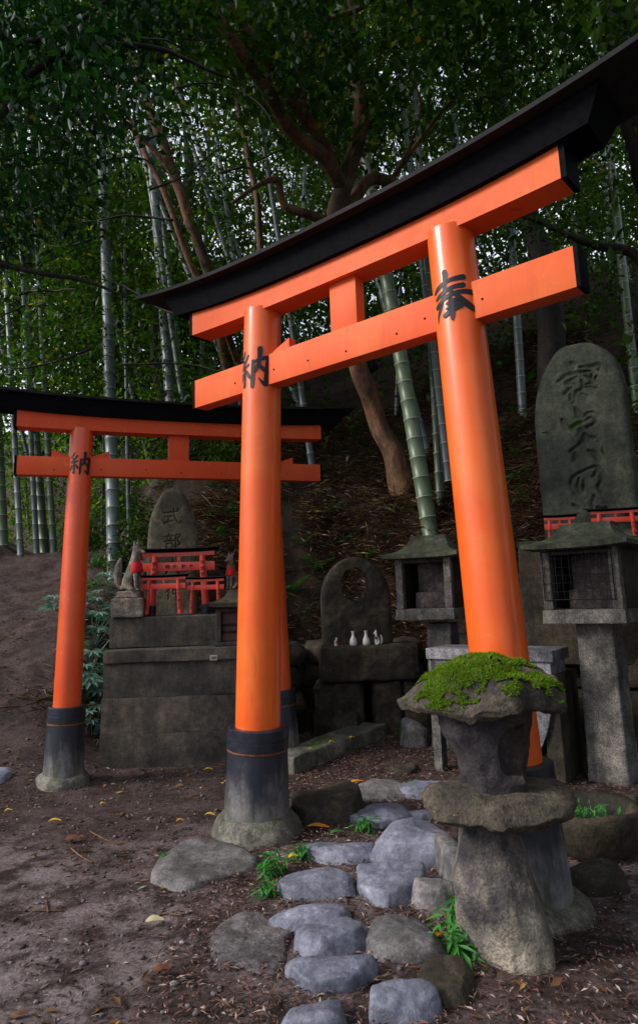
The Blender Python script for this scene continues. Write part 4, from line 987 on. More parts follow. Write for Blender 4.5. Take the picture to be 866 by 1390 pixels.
# the window is in the face turned to the camera's right
cut2 = rough_block(0, 0, .0, .20, .13, .19, 0, .9, .02, 9, 10, .05, 5)
cut2.xf(Matrix.Translation((CX - .015, CY + .01, .685)) @ Matrix.Rotation(R(-36 + 90), 4, 'Z') @ Matrix.Rotation(R(-90), 4, 'Z') @ Matrix.Translation((.0, -.0, 0)) if False else Matrix.Translation((CX - .015, CY + .01, .685)) @ Matrix.Rotation(R(38), 4, 'Z') @ Matrix.Translation((0, -.195, 0)) @ Matrix.Rotation(R(90), 4, 'Z'))
part('fire_box', carve(fbx, cut2), m_cairnbox, cl, auto=60)
# cap
def cap_z(x, y):
    return 0
capsecs = [(.918, .0, 0, .20, .19, 2.2), (.912, -.01, 0, .27, .24, 2.4), (.922, -.02, 0, .325, .285, 2.5), (.945, -.01, 0, .335, .295, 2.6), (.985, .02, 0, .315, .27, 2.6), (1.03, .035, 0, .275, .235, 2.5), (1.075, .045, 0, .22, .185, 2.4), (1.11, .05, 0, .14, .12, 2.2), (1.125, .05, 0, .07, .055, 2)]
capg = column_stone((CX - .008, CY, 0), capsecs, 9, seg=110, amp=.036, fr=5.5, facets=8, fk=.94)
cap = part('cap_stone', capg, m_cairn, cl, True)
# moss cushion over the top left of the cap: raised shell + thousands of short blades
tmp = bpy.data.meshes.new('t'); tmp.from_pydata(capg.v, [], capg.f); tmp.update()
MP, MN, shell = [], [], Geo(); vn = [v.normal.copy() for v in tmp.vertices]
if sum(1 for i in range(len(vn)) if capg.v[i][2] > 1.08 and vn[i].z < 0) > 10: vn = [-x for x in vn]
def mossy(p, n):
    q = noise.fractal(Vector(p) * 7 + Vector((2, 9, 4)), .7, 2.2, 5) * .30
    return n.z > .22 and p[2] + q * .8 > .952 + .13 * max(0, p[0] - CX - .03) / .3 and p[0] < CX + .22 + q
keep = [mossy(capg.v[i], vn[i]) for i in range(len(vn))]; mp = {}
for f_ in capg.f:
    if all(keep[i] for i in f_):
        ids = []
        for i in f_:
            if i not in mp: mp[i] = len(shell.v); shell.v.append(tuple(Vector(capg.v[i]) + vn[i] * .006))
            ids.append(mp[i])
        shell.f.append(tuple(ids))
        P4 = [np.array(capg.v[i]) for i in f_]; ar = np.linalg.norm(np.cross(P4[1] - P4[0], P4[3 % len(P4)] - P4[0])); nn = int(ar * 90000) + 1
        for _ in range(min(nn, 60)):
            a_, b_ = rng.random(2); p = (P4[0] * (1 - a_) + P4[1] * a_) * (1 - b_) + (P4[3] * (1 - a_) + P4[2] * a_) * b_; MP.append(p); MN.append(np.array(vn[f_[0]]))
ms = part('moss', shell, m_mossbed, cl, True); MP = np.array(MP); MN = np.array(MN); n = len(MP); print('moss blades', n)
lean = MN + rng.normal(0, .55, (n, 3)) + np.array([0, 0, -.25]); lean /= np.linalg.norm(lean, axis=1)[:, None]
s_ = np.cross(lean, rng.normal(0, 1, (n, 3))); s_ /= np.linalg.norm(s_, axis=1)[:, None]; Lh = (rng.uniform(.004, .016, n) * (1 + .5 * np.sin(MP[:, 0] * 60) * np.sin(MP[:, 1] * 55)))[:, None]
base = MP + MN * .006; V = np.stack([base - s_ * .0016, base + s_ * .0016, base + lean * Lh * .6 + s_ * .0014, base + lean * Lh], 1).reshape(-1, 3) - np.array([CX, CY, 0]); i = np.arange(n) * 4
me = np_mesh('moss_blades', V, np.stack([i, i + 1, i + 2, i + 3], 1), m_moss); o = bpy.data.objects.new('moss_blades', me); col.objects.link(o); o.parent = ms; o['kind'] = 'stuff'
bpy.data.meshes.remove(tmp)

# ---------------------------------------------------------------- paving stones (photo outline -> ground plane)
def cobble(u0, u1, v0, v1, hz_, label, mat=None, rot=0., seed=0, sq=3., flat=.5, tall=None, group='paving stones of the path', cat='paving stone', name='paving_stone', tilt=(0, 0), lumps=1.):
    mat = mat or m_cobble; hz_ = hz_ * .8
    u = (u0 + u1) / 2; pf = G(u, v1, .0); pb_ = G(u, v0, hz_); cy = (pf.y + pb_.y) / 2; ry = max(.05, (pb_.y - pf.y) / 2) / .97
    a = G(u0, (v0 + v1) / 2, hz_ * .6); b = G(u1, (v0 + v1) / 2, hz_ * .6); rx = (b.x - a.x) / 2 / .98; cx = (a.x + b.x) / 2
    z = ground_z(cx, cy) * .5 - .008
    g = stone(Vector((cx, cy, z)), rx * (1.22 if rot == 0 else 1.26), ry * (1.20 if rot == 0 else 1.08), hz_ * 1.65, rot, seed, flat, .085, sq, tilt=tilt, lumps=lumps)
    return tag(part(name, g, mat, None, True, origin=(cx, cy, 0)), label, cat, group)
cobble(423, 504, 1139, 1171, .07, 'flat oblong blue grey paving stone right of the left pillar footing', seed=1)
cobble(481, 553, 1088, 1125, .09, 'rounded paving stone with a split lobe just before the tall square block', seed=2)
cobble(515, 617, 1113, 1176, .15, 'largest square-edged blue grey paving block left of the cairn lantern', seed=3, sq=4.5, flat=.35)
cobble(540, 609, 1058, 1086, .08, 'smooth low paving stone behind the cairn lantern slab', seed=4)
cobble(478, 545, 1050, 1088, .07, 'dark paving stone beside the orange leaf, behind the big block', m_cobble2, seed=5)
cobble(553, 595, 1096, 1115, .06, 'small paving stone tucked behind the big square block', seed=6)
cobble(490, 575, 1163, 1231, .11, 'blue heart-shaped paving stone in the middle of the path', seed=7, sq=2.5, rot=-.25, lumps=1.4)
cobble(378, 480, 1176, 1223, .09, 'pale oblong paving stone with a dark creased front', seed=8, sq=2.6)
cobble(561, 626, 1193, 1241, .13, 'upright grey lump of paving stone next to the cairn foot', m_cobble2, seed=9, sq=3.6, flat=.4)
cobble(379, 470, 1221, 1273, .08, 'smooth bean-shaped pale blue paving stone at the front left', seed=10, sq=2.8, rot=.12)
cobble(405, 505, 1243, 1306, .09, 'long slanted paving stone at the front of the path', seed=12, sq=2.4, rot=.55)
cobble(498, 597, 1242, 1312, .08, 'broad grey brown paving stone with moss at the front of the path', m_cobble2, seed=13, sq=3.2)
cobble(287, 385, 1236, 1318, .045, 'thin flat cracked slab flush with the earth at the front left', m_slab, seed=14, sq=4.5, flat=.3, rot=-.2)
cobble(226, 332, 1134, 1203, .06, 'wide flat grey rock under the left pillar footing', m_cobble2, seed=15, sq=3.6, flat=.35, group='rocks beside the path', cat='rock', name='flat_rock')
cobble(398, 486, 1062, 1122, .20, 'dark square mossy rock behind the left pillar footing', m_darkstone, seed=16, sq=4.2, flat=.35, group='rocks beside the path', cat='rock', name='rock')
cobble(-25, 15, 1048, 1077, .10, 'blue grey rock cut by the left edge of the picture', seed=17, group='rocks beside the path', cat='rock', name='rock')
cobble(603, 640, 1130, 1225, .17, 'narrow grey stone squeezed against the cairn foot', m_cobble2, seed=18, sq=3)
cobble(440, 492, 955, 1006, .30, 'dark standing rock below the pierced stele', m_darkstone, seed=19, group='rocks before the shrines', cat='rock', name='rock')
cobble(546, 580, 975, 1016, .26, 'grey rock standing left of the granite basin', m_cobble2, seed=20, group='rocks before the shrines', cat='rock', name='rock')
cobble(531, 562, 1032, 1050, .05, 'small dark rock lying between slab and basin', m_darkstone, seed=21, group='rocks before the shrines', cat='rock', name='rock')
cobble(492, 536, 980, 998, .10, 'low dark rock behind the long kerb slab', m_darkstone, seed=22, group='rocks before the shrines', cat='rock', name='rock')
cobble(388, 440, 925, 985, .34, 'dark boulder between right pillar sleeve and pierced stele', m_darkstone, seed=23, group='rocks before the shrines', cat='rock', name='rock')
cobble(530, 575, 905, 960, .36, 'dark boulder between pierced stele and left lantern post', m_darkstone, seed=24, group='rocks before the shrines', cat='rock', name='rock')
cobble(400, 500, 1290, 1350, .08, 'paving stone at the very bottom edge below the slanted stone', seed=25)
cobble(505, 590, 1330, 1400, .09, 'paving stone at the very bottom edge below the broad mossy stone', seed=26)
cobble(385, 470, 1355, 1420, .08, 'paving stone in the bottom left corner of the path', seed=27)
cobble(775, 850, 1160, 1215, .16, 'dark rock under the round stone bowl', m_darkstone, seed=28, group='rocks beside the path', cat='rock', name='rock')
cobble(575, 640, 1290, 1370, .07, 'low mossy stone in front of the cairn foot', m_darkstone, seed=29, group='rocks beside the path', cat='rock', name='rock')
cobble(610, 670, 1048, 1072, .08, 'dark stone before the granite basin behind the cairn', m_darkstone, seed=31, group='rocks before the shrines', cat='rock', name='rock')
cobble(830, 880, 1075, 1100, .10, 'low dark rock beside the far right lantern post', m_darkstone, seed=32, group='rocks before the shrines', cat='rock', name='rock')
# long kerb slab
p0, p1 = G(399, 1052, .0), G(527, 1000, .0)
d = (p1 - p0); ang = math.atan2(d.y, d.x); mid = (p0 + p1) / 2
tag(part('kerb_slab', rough_block(mid.x - math.sin(ang) * .15, mid.y + math.cos(ang) * .15, -.06, d.length, .30, .19, ang, .98, .008, 4, 18, .02, 71), m_base, None, origin=(mid.x, mid.y, 0)), 'long dressed stone kerb lying on the ground before the pierced stele', 'kerb stone')
# dry-stone footing behind the gate pillars
k = 0
for row in range(4):
    x = -.62
    while x < 2.2:
        wv = random.uniform(.22, .42); hv = .24
        y = float(ip(x, [-.6, .3, 1.2, 2.2], [7.55, 7.9, 7.65, 7.0])) + row * .05
        if not (.0 < x < .85 and row < 3) :
            g = stone(Vector((x + wv / 2, y, row * hv + .05)), wv * .56, .2, hv * .62, 0, 100 + k, .45, .1, 3.4, seg=28, rings=10, under=.9)
            tag(part('wall_stone', g, m_darkstone, None, True, origin=(x + wv / 2, y, row * hv)), 'dark earthy boulder of the rough retaining wall behind the shrines', 'wall stone', 'boulders of the retaining wall')
        x += wv; k += 1

# ---------------------------------------------------------------- litter and debris (uncountable)
def scatter(name, n, fx, L_, W_, mat, zoff=.006, flat=1., jit=.0, curl=False):
    P = []; 
    while len(P) < n:
        q = fx()
        if q is None: continue
        x, y = q; P.append((x, y, ground_z(x, y) + zoff + random.random() * jit))
    P = np.array(P); V, F = leaf_arrays(P, rng.uniform(*L_, len(P)), rng.uniform(*W_, len(P)), 0, flat); me = np_mesh(name, V, F, mat); o = bpy.data.objects.new(name, me); col.objects.link(o); tag(o, kind='stuff'); return o
U = random.uniform
def bank():
    x = U(-2.9, 4.6); y = U(6.6, 12.5); z = float(zt(x, y)); return (x, y) if z > .10 and (x > -2.2 or U(0, 1) < .3) and U(0, 1) < (1.0 if y < 10 else .5) and noise.noise(Vector((x * 1.3, y * 1.3, 4))) > U(-.5, .1) else None
def path_():
    x = U(-6.0, .3); y = 2.2 + 10 * U(0, 1) ** 1.35; return (x, y) if noise.noise(Vector((x * 2, y * 2, 8))) > U(-.5, .2) else None
def paving():
    x = U(-.7, 2.8); y = U(2.2, 7.4); return (x, y)
for o, lb, ct in ((scatter('leaf_litter', 48000, bank, (.07, .30), (.004, .013), m_straw, .01, .62, .07), 'dry brown bamboo leaves and twigs strewn over the steep bank', 'leaf litter'),
          (scatter('path_debris', 26000, path_, (.010, .055), (.003, .012), m_litter2, .003, .93, .004), 'small dead leaves and twigs trodden into the dirt path', 'debris'),
          (scatter('paving_litter', 40000, paving, (.010, .050), (.003, .010), m_litter, .004, .88, .018), 'reddish brown dry leaf scraps between the paving stones', 'leaf litter')): tag(o, lb, ct)

# gravel
_ico = bmesh.new(); bmesh.ops.create_icosphere(_ico, subdivisions=1, radius=1); _iv = np.array([v.co[:] for v in _ico.verts]); _if = np.array([[v.index for v in f.verts] for f in _ico.faces]); _ico.free()
PV, PF = [], []
for i in range(5200):
    x, y = (U(-4, .5), 2.2 + 5 * U(0, 1) ** 1.4) if i % 3 else (U(-.6, 2.4), U(2.2, 6))
    r_ = .0025 + .011 * U(0, 1) ** 4; R_ = np.array([U(.8, 1.5), U(.8, 1.5), U(.5, .9)]) * r_; a_ = U(0, 6.28); q = _iv * R_ * (1 + rng.normal(0, .12, (len(_iv), 1)))
    q = np.stack([q[:, 0] * math.cos(a_) - q[:, 1] * math.sin(a_), q[:, 0] * math.sin(a_) + q[:, 1] * math.cos(a_), q[:, 2]], 1) + [x, y, ground_z(x, y) + r_ * .3]
    PV.append(q); PF.append(_if + i * len(_iv))
m_gravel = leafmat('gravel', (.05, .042, .042), (.17, .145, .15), (.30, .28, .28), .05, 0., .8)
_o = bpy.data.objects.new('gravel', np_mesh('gravel', np.concatenate(PV), np.concatenate(PF), m_gravel)); col.objects.link(_o); tag(_o, 'small grey gravel scattered over the trodden earth', 'gravel', kind='stuff')

def drift():
    x, y = U(-5, 3.2), U(2.2, 9.5); return (x, y) if noise.noise(Vector((x * 1.1, y * 1.1, 21))) > U(-.25, .45) else None
m_dead = leafmat('dead_leaves', (.05, .022, .012), (.17, .085, .04), (.35, .20, .08), .06, .1, .6)
tag(scatter('dead_leaves', 2600, drift, (.03, .075), (.012, .032), m_dead, .006, .80, .008), 'brown dead leaves drifted over the earth and the foot of the bank', 'leaf litter')

# fallen leaves that can be told apart
def flat_leaf(u, v, L_, Wf, mat, label, rot, lift=.0, cat='fallen leaf'):
    p = G(u, v, 0)
    for _ in range(3): z = ground_z(p.x, p.y); p = G(u, v, z + .02 + lift)
    g = Geo(); n = 12; V_, W_ = [], []
    for i in range(n + 1):
        t = i / n; w_ = max(0, math.sin(math.pi * t ** .85)) ** .8 * Wf / 2 * L_; x = (t - .5) * L_; zc = .012 * math.sin(t * 3.1) + .0015 * math.sin(t * 7)
        for s, q in ((-1, .004), (0, 0), (1, .005)): g.v.append((x, s * w_, zc + q))
    for i in range(n):
        for j in range(2): a = i * 3 + j; g.f.append((a, a + 3, a + 4, a + 1))
    g.xf(Matrix.Translation(p) @ Matrix.Rotation(rot, 4, 'Z')); tag(part('fallen_leaf', g, mat, None, True, origin=p), label, cat, 'fallen leaves')
for a in ((75, 1115, .08, .45, m_yellow, 'yellow fallen leaf on the dirt path below the left torii footing', .1), (12, 1101, .05, .5, m_yellow, 'small yellow fallen leaf near the left edge of the dirt path', 0.3), (140, 1092, .04, .5, m_yellow, 'small yellow fallen leaf right of the left torii footing', .5),
          (285, 1107, .07, .45, m_yellow, 'greenish yellow fallen leaf left of the large pillar sleeve', -.2), (245, 1115, .05, .5, m_orangeleaf, 'small orange fallen leaf on the earth left of the large footing', .2), (210, 1251, .08, .7, m_paleleaf, 'pale cream fallen leaf on the foreground dirt', .2),
          (100, 1139, .10, .8, m_brownleaf, 'curled red brown fallen leaf on the dirt path', .4), (432, 1123, .14, .42, m_orangeleaf, 'large orange fallen leaf between the left footing and the paving', -.25), (457, 1131, .09, .45, m_sprout, 'green fallen leaf beside the large orange one', .3),
          (484, 1062, .11, .5, m_orangeleaf, 'bright orange fallen leaf on the ledge behind the dark square rock', .35), (283, 1045, .07, .5, m_yellow, 'yellow fallen leaf at the foot of the altar', .2), (300, 1040, .08, .5, m_brownleaf, 'brown orange fallen leaf at the foot of the altar near the pillar', -.2),
          (97, 952, .09, .5, m_paleleaf, 'pale fallen leaf on the slope left of the left torii', .2), (105, 958, .06, .5, m_brownleaf, 'brown fallen leaf on the slope left of the left torii', .9), (220, 1318, .07, .6, m_brownleaf, 'brown fallen leaf at the bottom of the dirt', .2), (595, 1272, .05, .5, m_orangeleaf, 'small orange fallen leaf on the litter right of the front paving', .9)): flat_leaf(*a)
for (u, v, hz_, lb) in ((450, 1008, .16, 'yellow fallen leaf lying on the long kerb slab, left one'), (478, 1002, .16, 'yellow fallen leaf lying on the long kerb slab, right one'), (398, 1164, .10, 'pale yellow round fallen leaf caught beside the left footing'), (648, 947, .96, 'tiny yellow fallen leaf stuck on the rim of the mossy cap')):
    flat_leaf(u, v, .055, .6, m_yellow, lb, .4, hz_ - .03) if hz_ < .5 else None
def twig(pts, r_, label, name='fallen_twig'):
    P = []
    for (u, v) in pts:
        p = G(u, v, 0)
        for _ in range(4): p = G(u, v, ground_z(p.x, p.y) + r_)
        P.append(p)
    q, rr_ = smooth_path(P, [r_ * (1 - .6 * i / len(P)) for i in range(len(P))], 4); tag(part(name, tube(q, rr_, 7), m_bark if r_ < .02 else m_barkdark, None, True, origin=P[0]), label, 'twig' if r_ < .012 else 'root', 'twigs and roots on the ground')
twig([(122, 1128), (140, 1138), (160, 1146)], .005, 'thin straight twig on the dirt path right of the curled brown leaf'); twig([(95, 1150), (110, 1162), (126, 1171)], .005, 'thin twig on the foreground dirt below the curled leaf'); twig([(45, 1236), (62, 1236), (85, 1236)], .005, 'pale forked twig on the foreground dirt')
twig([(63, 1222), (66, 1238)], .006, 'short pale twig end standing across the forked twig'); twig([(-5, 943), (20, 936), (45, 930), (70, 924)], .018, 'long exposed root crossing the slope at the left edge'); twig([(22, 925), (38, 900), (52, 880), (62, 868)], .016, 'dark exposed root running up the slope left of the torii')
twig([(-5, 852), (20, 838), (45, 824), (62, 812)], .015, 'dark exposed root higher on the left slope'); twig([(0, 1032), (20, 1026), (36, 1016)], .008, 'thin root on the earth at the left edge'); twig([(205, 1246), (225, 1240), (250, 1243)], .006, 'twig beside the pale cream leaf')

# ---------------------------------------------------------------- plants
def frond_geo(n_f, L_, W_, droop, seed, pinn=12):
    rs = random.Random(seed); g = Geo()
    for i in range(n_f):
        th = 2 * math.pi * i / n_f + rs.uniform(-.4, .4); el = rs.uniform(.35, 1.1); ln = L_ * rs.uniform(.7, 1.15)
        pts = []; p = Vector((0, 0, 0)); dirn = Vector((math.cos(th) * math.cos(el), math.sin(th) * math.cos(el), math.sin(el)))
        for k in range(pinn + 1):
            pts.append(p.copy()); p += dirn * ln / pinn; dirn = (dirn + Vector((0, 0, -droop / pinn))).normalized()
        side = Vector((-math.sin(th), math.cos(th), 0))
        for k in range(1, pinn + 1):
            t = k / pinn; wl = W_ * max(0, math.sin(math.pi * min(1, t * .92 + .08))) ** .7 * ln / L_
            for s in (-1, 1):
                b = pts[k]; ax = (pts[k] - pts[k - 1]).normalized(); tip = b + side * s * wl + ax * wl * .45 + Vector((0, 0, -wl * .2)); mid = (b + tip) / 2; h = ax * (ln / pinn) * .42
                g.add([b, mid + h, tip, mid - h], [(0, 1, 2, 3)])
    return g
fernA = mesh_of('fern_plant', frond_geo(9, .42, .10, 1.3, 1), m_fern, False); fernB = mesh_of('fern_plant', frond_geo(7, .34, .08, 1.0, 2), m_fern, False)
def palm_geo(n_l, seed):
    """fatsia-like: long stalks with hand-shaped leaves"""
    rs = random.Random(seed); g = Geo()
    for i in range(n_l):
        th = rs.uniform(0, 6.28); r_ = rs.uniform(.10, .34); z = rs.uniform(.12, .50); c = Vector((math.cos(th) * r_, math.sin(th) * r_, z)); s = rs.uniform(.13, .22)
        q = tube([(0, 0, 0), (c.x * .5, c.y * .5, z * .7), tuple(c)], .004, 5); g.add(q.v, q.f)
        ax = Vector((math.cos(th), math.sin(th), -.35)).normalized(); sd = Vector((-math.sin(th), math.cos(th), 0)); nn = ax.cross(sd)
        for k in range(8):
            a = -2.2 + 4.4 * k / 7; d_ = ax * math.cos(a) + sd * math.sin(a); e = nn.cross(d_); ln = s * (1 - .18 * abs(a) / 2.2)
            g.add([c, c + d_ * ln * .55 + e * ln * .15 + nn * .006, c + d_ * ln - nn * .012, c + d_ * ln * .55 - e * ln * .15 + nn * .006], [(0, 1, 2), (0, 2, 3)])
    return g
palmM = [mesh_of('palmate_plant', palm_geo(14, s), m_fatsia, False) for s in (1, 2)]
def bush_geo(n, r_, h, L_, W_):
    P = rng.normal(0, .42, (n, 3)) * [r_, r_, h * .6] + [0, 0, h * .5]; V, F = leaf_arrays(P, rng.uniform(L_ * .6, L_ * 1.3, n), rng.uniform(W_ * .7, W_ * 1.2, n), .25); return V, F
def put(me_, name, p, s, rz, label, cat, group):
    o = bpy.data.objects.new(name, me_); col.objects.link(o); o.location = p; o.scale = (s, s, s); o.rotation_euler = (U(-.15, .15), U(-.15, .15), rz); return tag(o, label, cat, group)
def on(u, v, y0=None):
    """first hit of the photo ray with the terrain"""
    r_ = ray(u, v); o = Vector((0, 0, EYE)); t = 2.
    while t < 60:
        p = o + r_ * t
        if p.z < ground_z(p.x, p.y): return Vector((p.x, p.y, ground_z(p.x, p.y)))
        t += .04
    return p
for (u, v, s) in ((430, 775, .8), (495, 765, .8), (400, 800, .9), (560, 650, .7), (575, 690, .7), (470, 735, .6), (650, 560, .8), (700, 620, .9), (712, 680, .9), (690, 590, .8), (700, 560, .8), (630, 600, .6), (420, 700, .5), (530, 700, .55), (495, 670, .5), (705, 740, .8), (660, 520, .8), (720, 520, .9), (345, 650, .7), (290, 660, .8), (310, 700, .8), (300, 735, .8), (500, 620, .5), (545, 590, .5), (680, 500, 1.0), (640, 470, 1.), (410, 740, .6), (455, 690, .6), (520, 730, .6), (385, 660, .6), (440, 640, .6), (480, 590, .6), (560, 610, .6), (610, 640, .6), (665, 700, .7), (700, 650, .8), (330, 770, .6), (415, 830, .6), (720, 790, .7), (395, 600, .7), (430, 560, .7), (505, 560, .7), (560, 520, .8), (600, 480, .8)):
    put(random.choice((fernA, fernB)), 'fern_plant', on(u, v) - Vector((0, 0, .02)), s * U(.9, 1.2), U(0, 6), 'green fern growing on the dark leaf littered bank behind the shrines', 'fern', 'ferns on the bank')
for (u, v, s) in ((125, 800, 1.), (140, 770, .8), (150, 745, .8), (120, 845, .8), (165, 715, .9), (185, 700, .9), (205, 690, .8), (95, 870, .6), (180, 740, .9), (128, 770, .7), (160, 690, .8)):
    put(random.choice((fernA, fernB)), 'fern_plant', on(u, v) - Vector((0, 0, .02)), s * U(.9, 1.2), U(0, 6), 'green fern on the bank between the left torii and the altar', 'fern', 'ferns beside the altar')
for (u, v, s) in ((92, 850, 1.0), (128, 880, .9), (122, 920, .9), (132, 960, .9), (125, 1000, .7), (140, 840, .9), (115, 950, .8), (150, 810, .8)):
    put(random.choice(palmM), 'palmate_plant', on(u, v) - Vector((0, 0, .05)), s * U(.9, 1.1), U(0, 6), 'shrub with glossy pale hand-shaped leaves between left torii and altar', 'shrub', 'palmate shrubs beside the altar')
V, F = bush_geo(70, .06, .10, .07, .018); sproutM = np_mesh('small_sprout', V, F, m_sprout)
for (u, v, s, lb) in ((370, 1190, 1.1, 'green sprout before the large left footing stone'), (365, 1222, .7, 'small green sprout left of the pale paving stones'), (410, 1168, .8, 'leafy green sprout beside the pale yellow leaf'), (497, 1132, .9, 'green sprout under the front edge of the split paving stone'), (632, 1262, 1.2, 'tall green sprout at the foot of the cairn lantern'), (626, 1300, 1.1, 'lower green sprout at the bottom before the cairn lantern'), (578, 1290, .6, 'tiny sprout right of the front mossy paving stone'), (560, 1075, .6, 'tiny sprout beneath the smooth paving stone behind the cairn'), (505, 935, .8, 'green sprout on the plinth stones below the pierced stele'), (545, 1000, .8, 'green sprout beside the grey rock at the basin'), (225, 1168, .4, 'tiny sprout on the earth left of the flat rock')):
    p = on(u, v); put(sproutM, 'small_sprout', p, s, U(0, 6), lb, 'sprout', 'green sprouts')

# ---------------------------------------------------------------- bamboo
def culm_mesh(name, mat, H=14., r0=.08):
    g = Geo(); seg = 14; prof = []; z = 0.; i = 0
    while z < H:
        r_ = r0 * (1 - .5 * z / H)
        prof += [(r_ * 1.0, z), (r_ * 1.07, z + .004), (r_ * 1.06, z + .012), (r_ * .99, z + .022), (r_ * 1.0, z + .262), (r_ * 1.03, z + .272)]; z += .28
    for (r_, z) in prof:
        bend = .0; 
        for k in range(seg): a = 2 * math.pi * k / seg; g.v.append((math.cos(a) * r_ + .10 * math.sin(z * .22), math.sin(a) * r_, z))
    for i in range(len(prof) - 1):
        for k in range(seg): a = i * seg + k; b = i * seg + (k + 1) % seg; g.f.append((a, b, b + seg, a + seg))
    return mesh_of(name, g, mat, True)
cm_g, cm_s = culm_mesh('bamboo', m_bamboo), culm_mesh('bamboo', m_bamboo_grey)
def bcrown(n, z0, z1, r_, mat, L_=.16, W_=.022):
    z = rng.uniform(z0, z1, n); P = np.stack([rng.normal(0, r_, n), rng.normal(0, r_, n), z], 1)
    # gather into sprays
    k = max(8, n // 40); C_ = np.stack([rng.normal(0, r_, k), rng.normal(0, r_, k), rng.uniform(z0, z1, k)], 1); P = C_[rng.integers(0, k, n)] + rng.normal(0, .22, (n, 3)) * [1, 1, .6]
    return leaf_arrays(P, rng.uniform(L_ * .6, L_ * 1.3, n), rng.uniform(W_ * .8, W_ * 1.3, n), .5)
V, F = bcrown(2600, 5.5, 13.5, .9, None, .2, .035); crownM = np_mesh('foliage', V, F, m_leaf_far)
def bamboo(base, top, r_, me_, label, group, crown=True, H=14.):
    base = Vector(base); d_ = (Vector(top) - base); o = bpy.data.objects.new('bamboo', me_); col.objects.link(o); o.location = base - Vector((0, 0, .1))
    q = d_.to_track_quat('Z', 'Y'); o.rotation_euler = (q.to_matrix().to_4x4() @ Matrix.Rotation(U(0, 6), 4, 'Z')).to_euler(); s = r_ / .08; o.scale = (s, s, 1)
    tag(o, label, 'bamboo', group)
    if crown:
        c_ = bpy.data.objects.new('foliage', crownM); col.objects.link(c_); c_.parent = o; c_.scale = (1 / s, 1 / s, 1)
    return o
def bpx(ub, vb_, ut, vt, y, wpx, me_, label, dy=.3, crown=False):
    b = at(ub, vb_, y); gz = ground_z(b.x, b.y); t = at(ut, vt, y + dy)
    d_ = t - b
    for _ in range(40):
        if b.z <= ground_z(b.x, b.y) - .05: break
        b = b - d_ * (.15 / d_.z)
    b = b - d_ * (.35 / d_.z)
    bamboo(b, t, wpx / 2 / FPX * y, me_, label, 'bamboo culms', crown)
b0 = on(588, 726); y = b0.y
bpx(585, 726, 500, 262, y, 24, cm_g, 'thick green bamboo leaning left, rising behind the left lantern roof', .2)
b0 = on(599, 705); bpx(599, 705, 572, 330, b0.y + .2, 13, cm_g, 'slim green bamboo with white rings just left of the large right pillar', .2)
bpx(152, 718, 138, 380, 10.5, 19, cm_s, 'thick grey bamboo with pale rings between left pillar and small stele', .3)
bpx(235, 600, 198, 190, 11.5, 17, cm_s, 'thick grey bamboo standing left of the kasagi tip', .3); bpx(255, 600, 212, 240, 12.5, 10, cm_s, 'thin grey bamboo just right of the thick one by the lintel tip')
bpx(330, 395, 249, 140, 12.5, 9, cm_s, 'pale leaning bamboo in the bright gap, first from left'); bpx(325, 330, 257, 151, 13, 9, cm_s, 'pale leaning bamboo in the bright gap, second from left'); bpx(306, 260, 286, 120, 13, 9, cm_s, 'upright pale bamboo right of the bright gap')
bpx(375, 330, 343, 130, 11, 10, cm_s, 'blue grey bamboo between the slim brown trunk and the big tree'); bpx(280, 420, 205, 230, 12, 8, cm_s, 'slender pale bamboo crossing the left of the bright gap'); bpx(212, 324, 180, 130, 11.5, 9, cm_s, 'slender pale bamboo left of the bright gap')
bpx(545, 140, 525, -20, 10, 12, cm_s, 'grey bamboo at the top beside the big brown trunk'); bpx(500, 290, 430, 10, 11, 15, cm_s, 'grey bamboo leaning behind the big brown trunk')
bpx(612, 180, 603, -10, 11, 13, cm_s, 'grey bamboo at the top above the right side of the lintel'); bpx(680, 150, 668, -20, 11, 12, cm_s, 'grey bamboo near the top right watermark gap'); bpx(757, 500, 712, 285, 9.6, 17, cm_g, 'dark green bamboo behind the tall carved stele'); bpx(862, 520, 845, 350, 9.2, 14, cm_g, 'dark green bamboo at the right edge behind the stele')
bpx(583, 400, 560, 60, 12, 9, cm_s, 'thin grey bamboo behind the main lintel, middle')
for (u, w_, lb) in ((4, 15, 'dark bamboo at the far left edge, first'), (28, 9, 'dark slim bamboo at the left edge, second'), (50, 8, 'dark slim bamboo at the left edge, third'), (62, 13, 'dark thick bamboo left of the left pillar'), (74, 9, 'dark bamboo touching the thick one left of the left pillar'), (158, 6, 'thin dark bamboo right of the left pillar'), (176, 6, 'thin dark bamboo before the bright undergrowth')):
    bpx(u, 738, u - 10 + (u - 100) * .1, 470, U(11.8, 13), w_, cm_s if u in (28, 50, 176) else cm_g, lb)
cnt = 0
while cnt < 46:
    y = U(11, 26); x = U(-.62, .62) * y; 
    if x < -2.5 and y < 13.5: continue
    gz = ground_z(x, y); lean = Vector((U(-.30, .14), U(-.15, .15), 1))
    bamboo((x, y, gz), Vector((x, y, gz)) + lean * 10, U(.035, .065), random.choice((cm_g, cm_s, cm_s)), 'bamboo culm standing deep in the dim grove behind the shrines', 'distant bamboo grove', True); cnt += 1

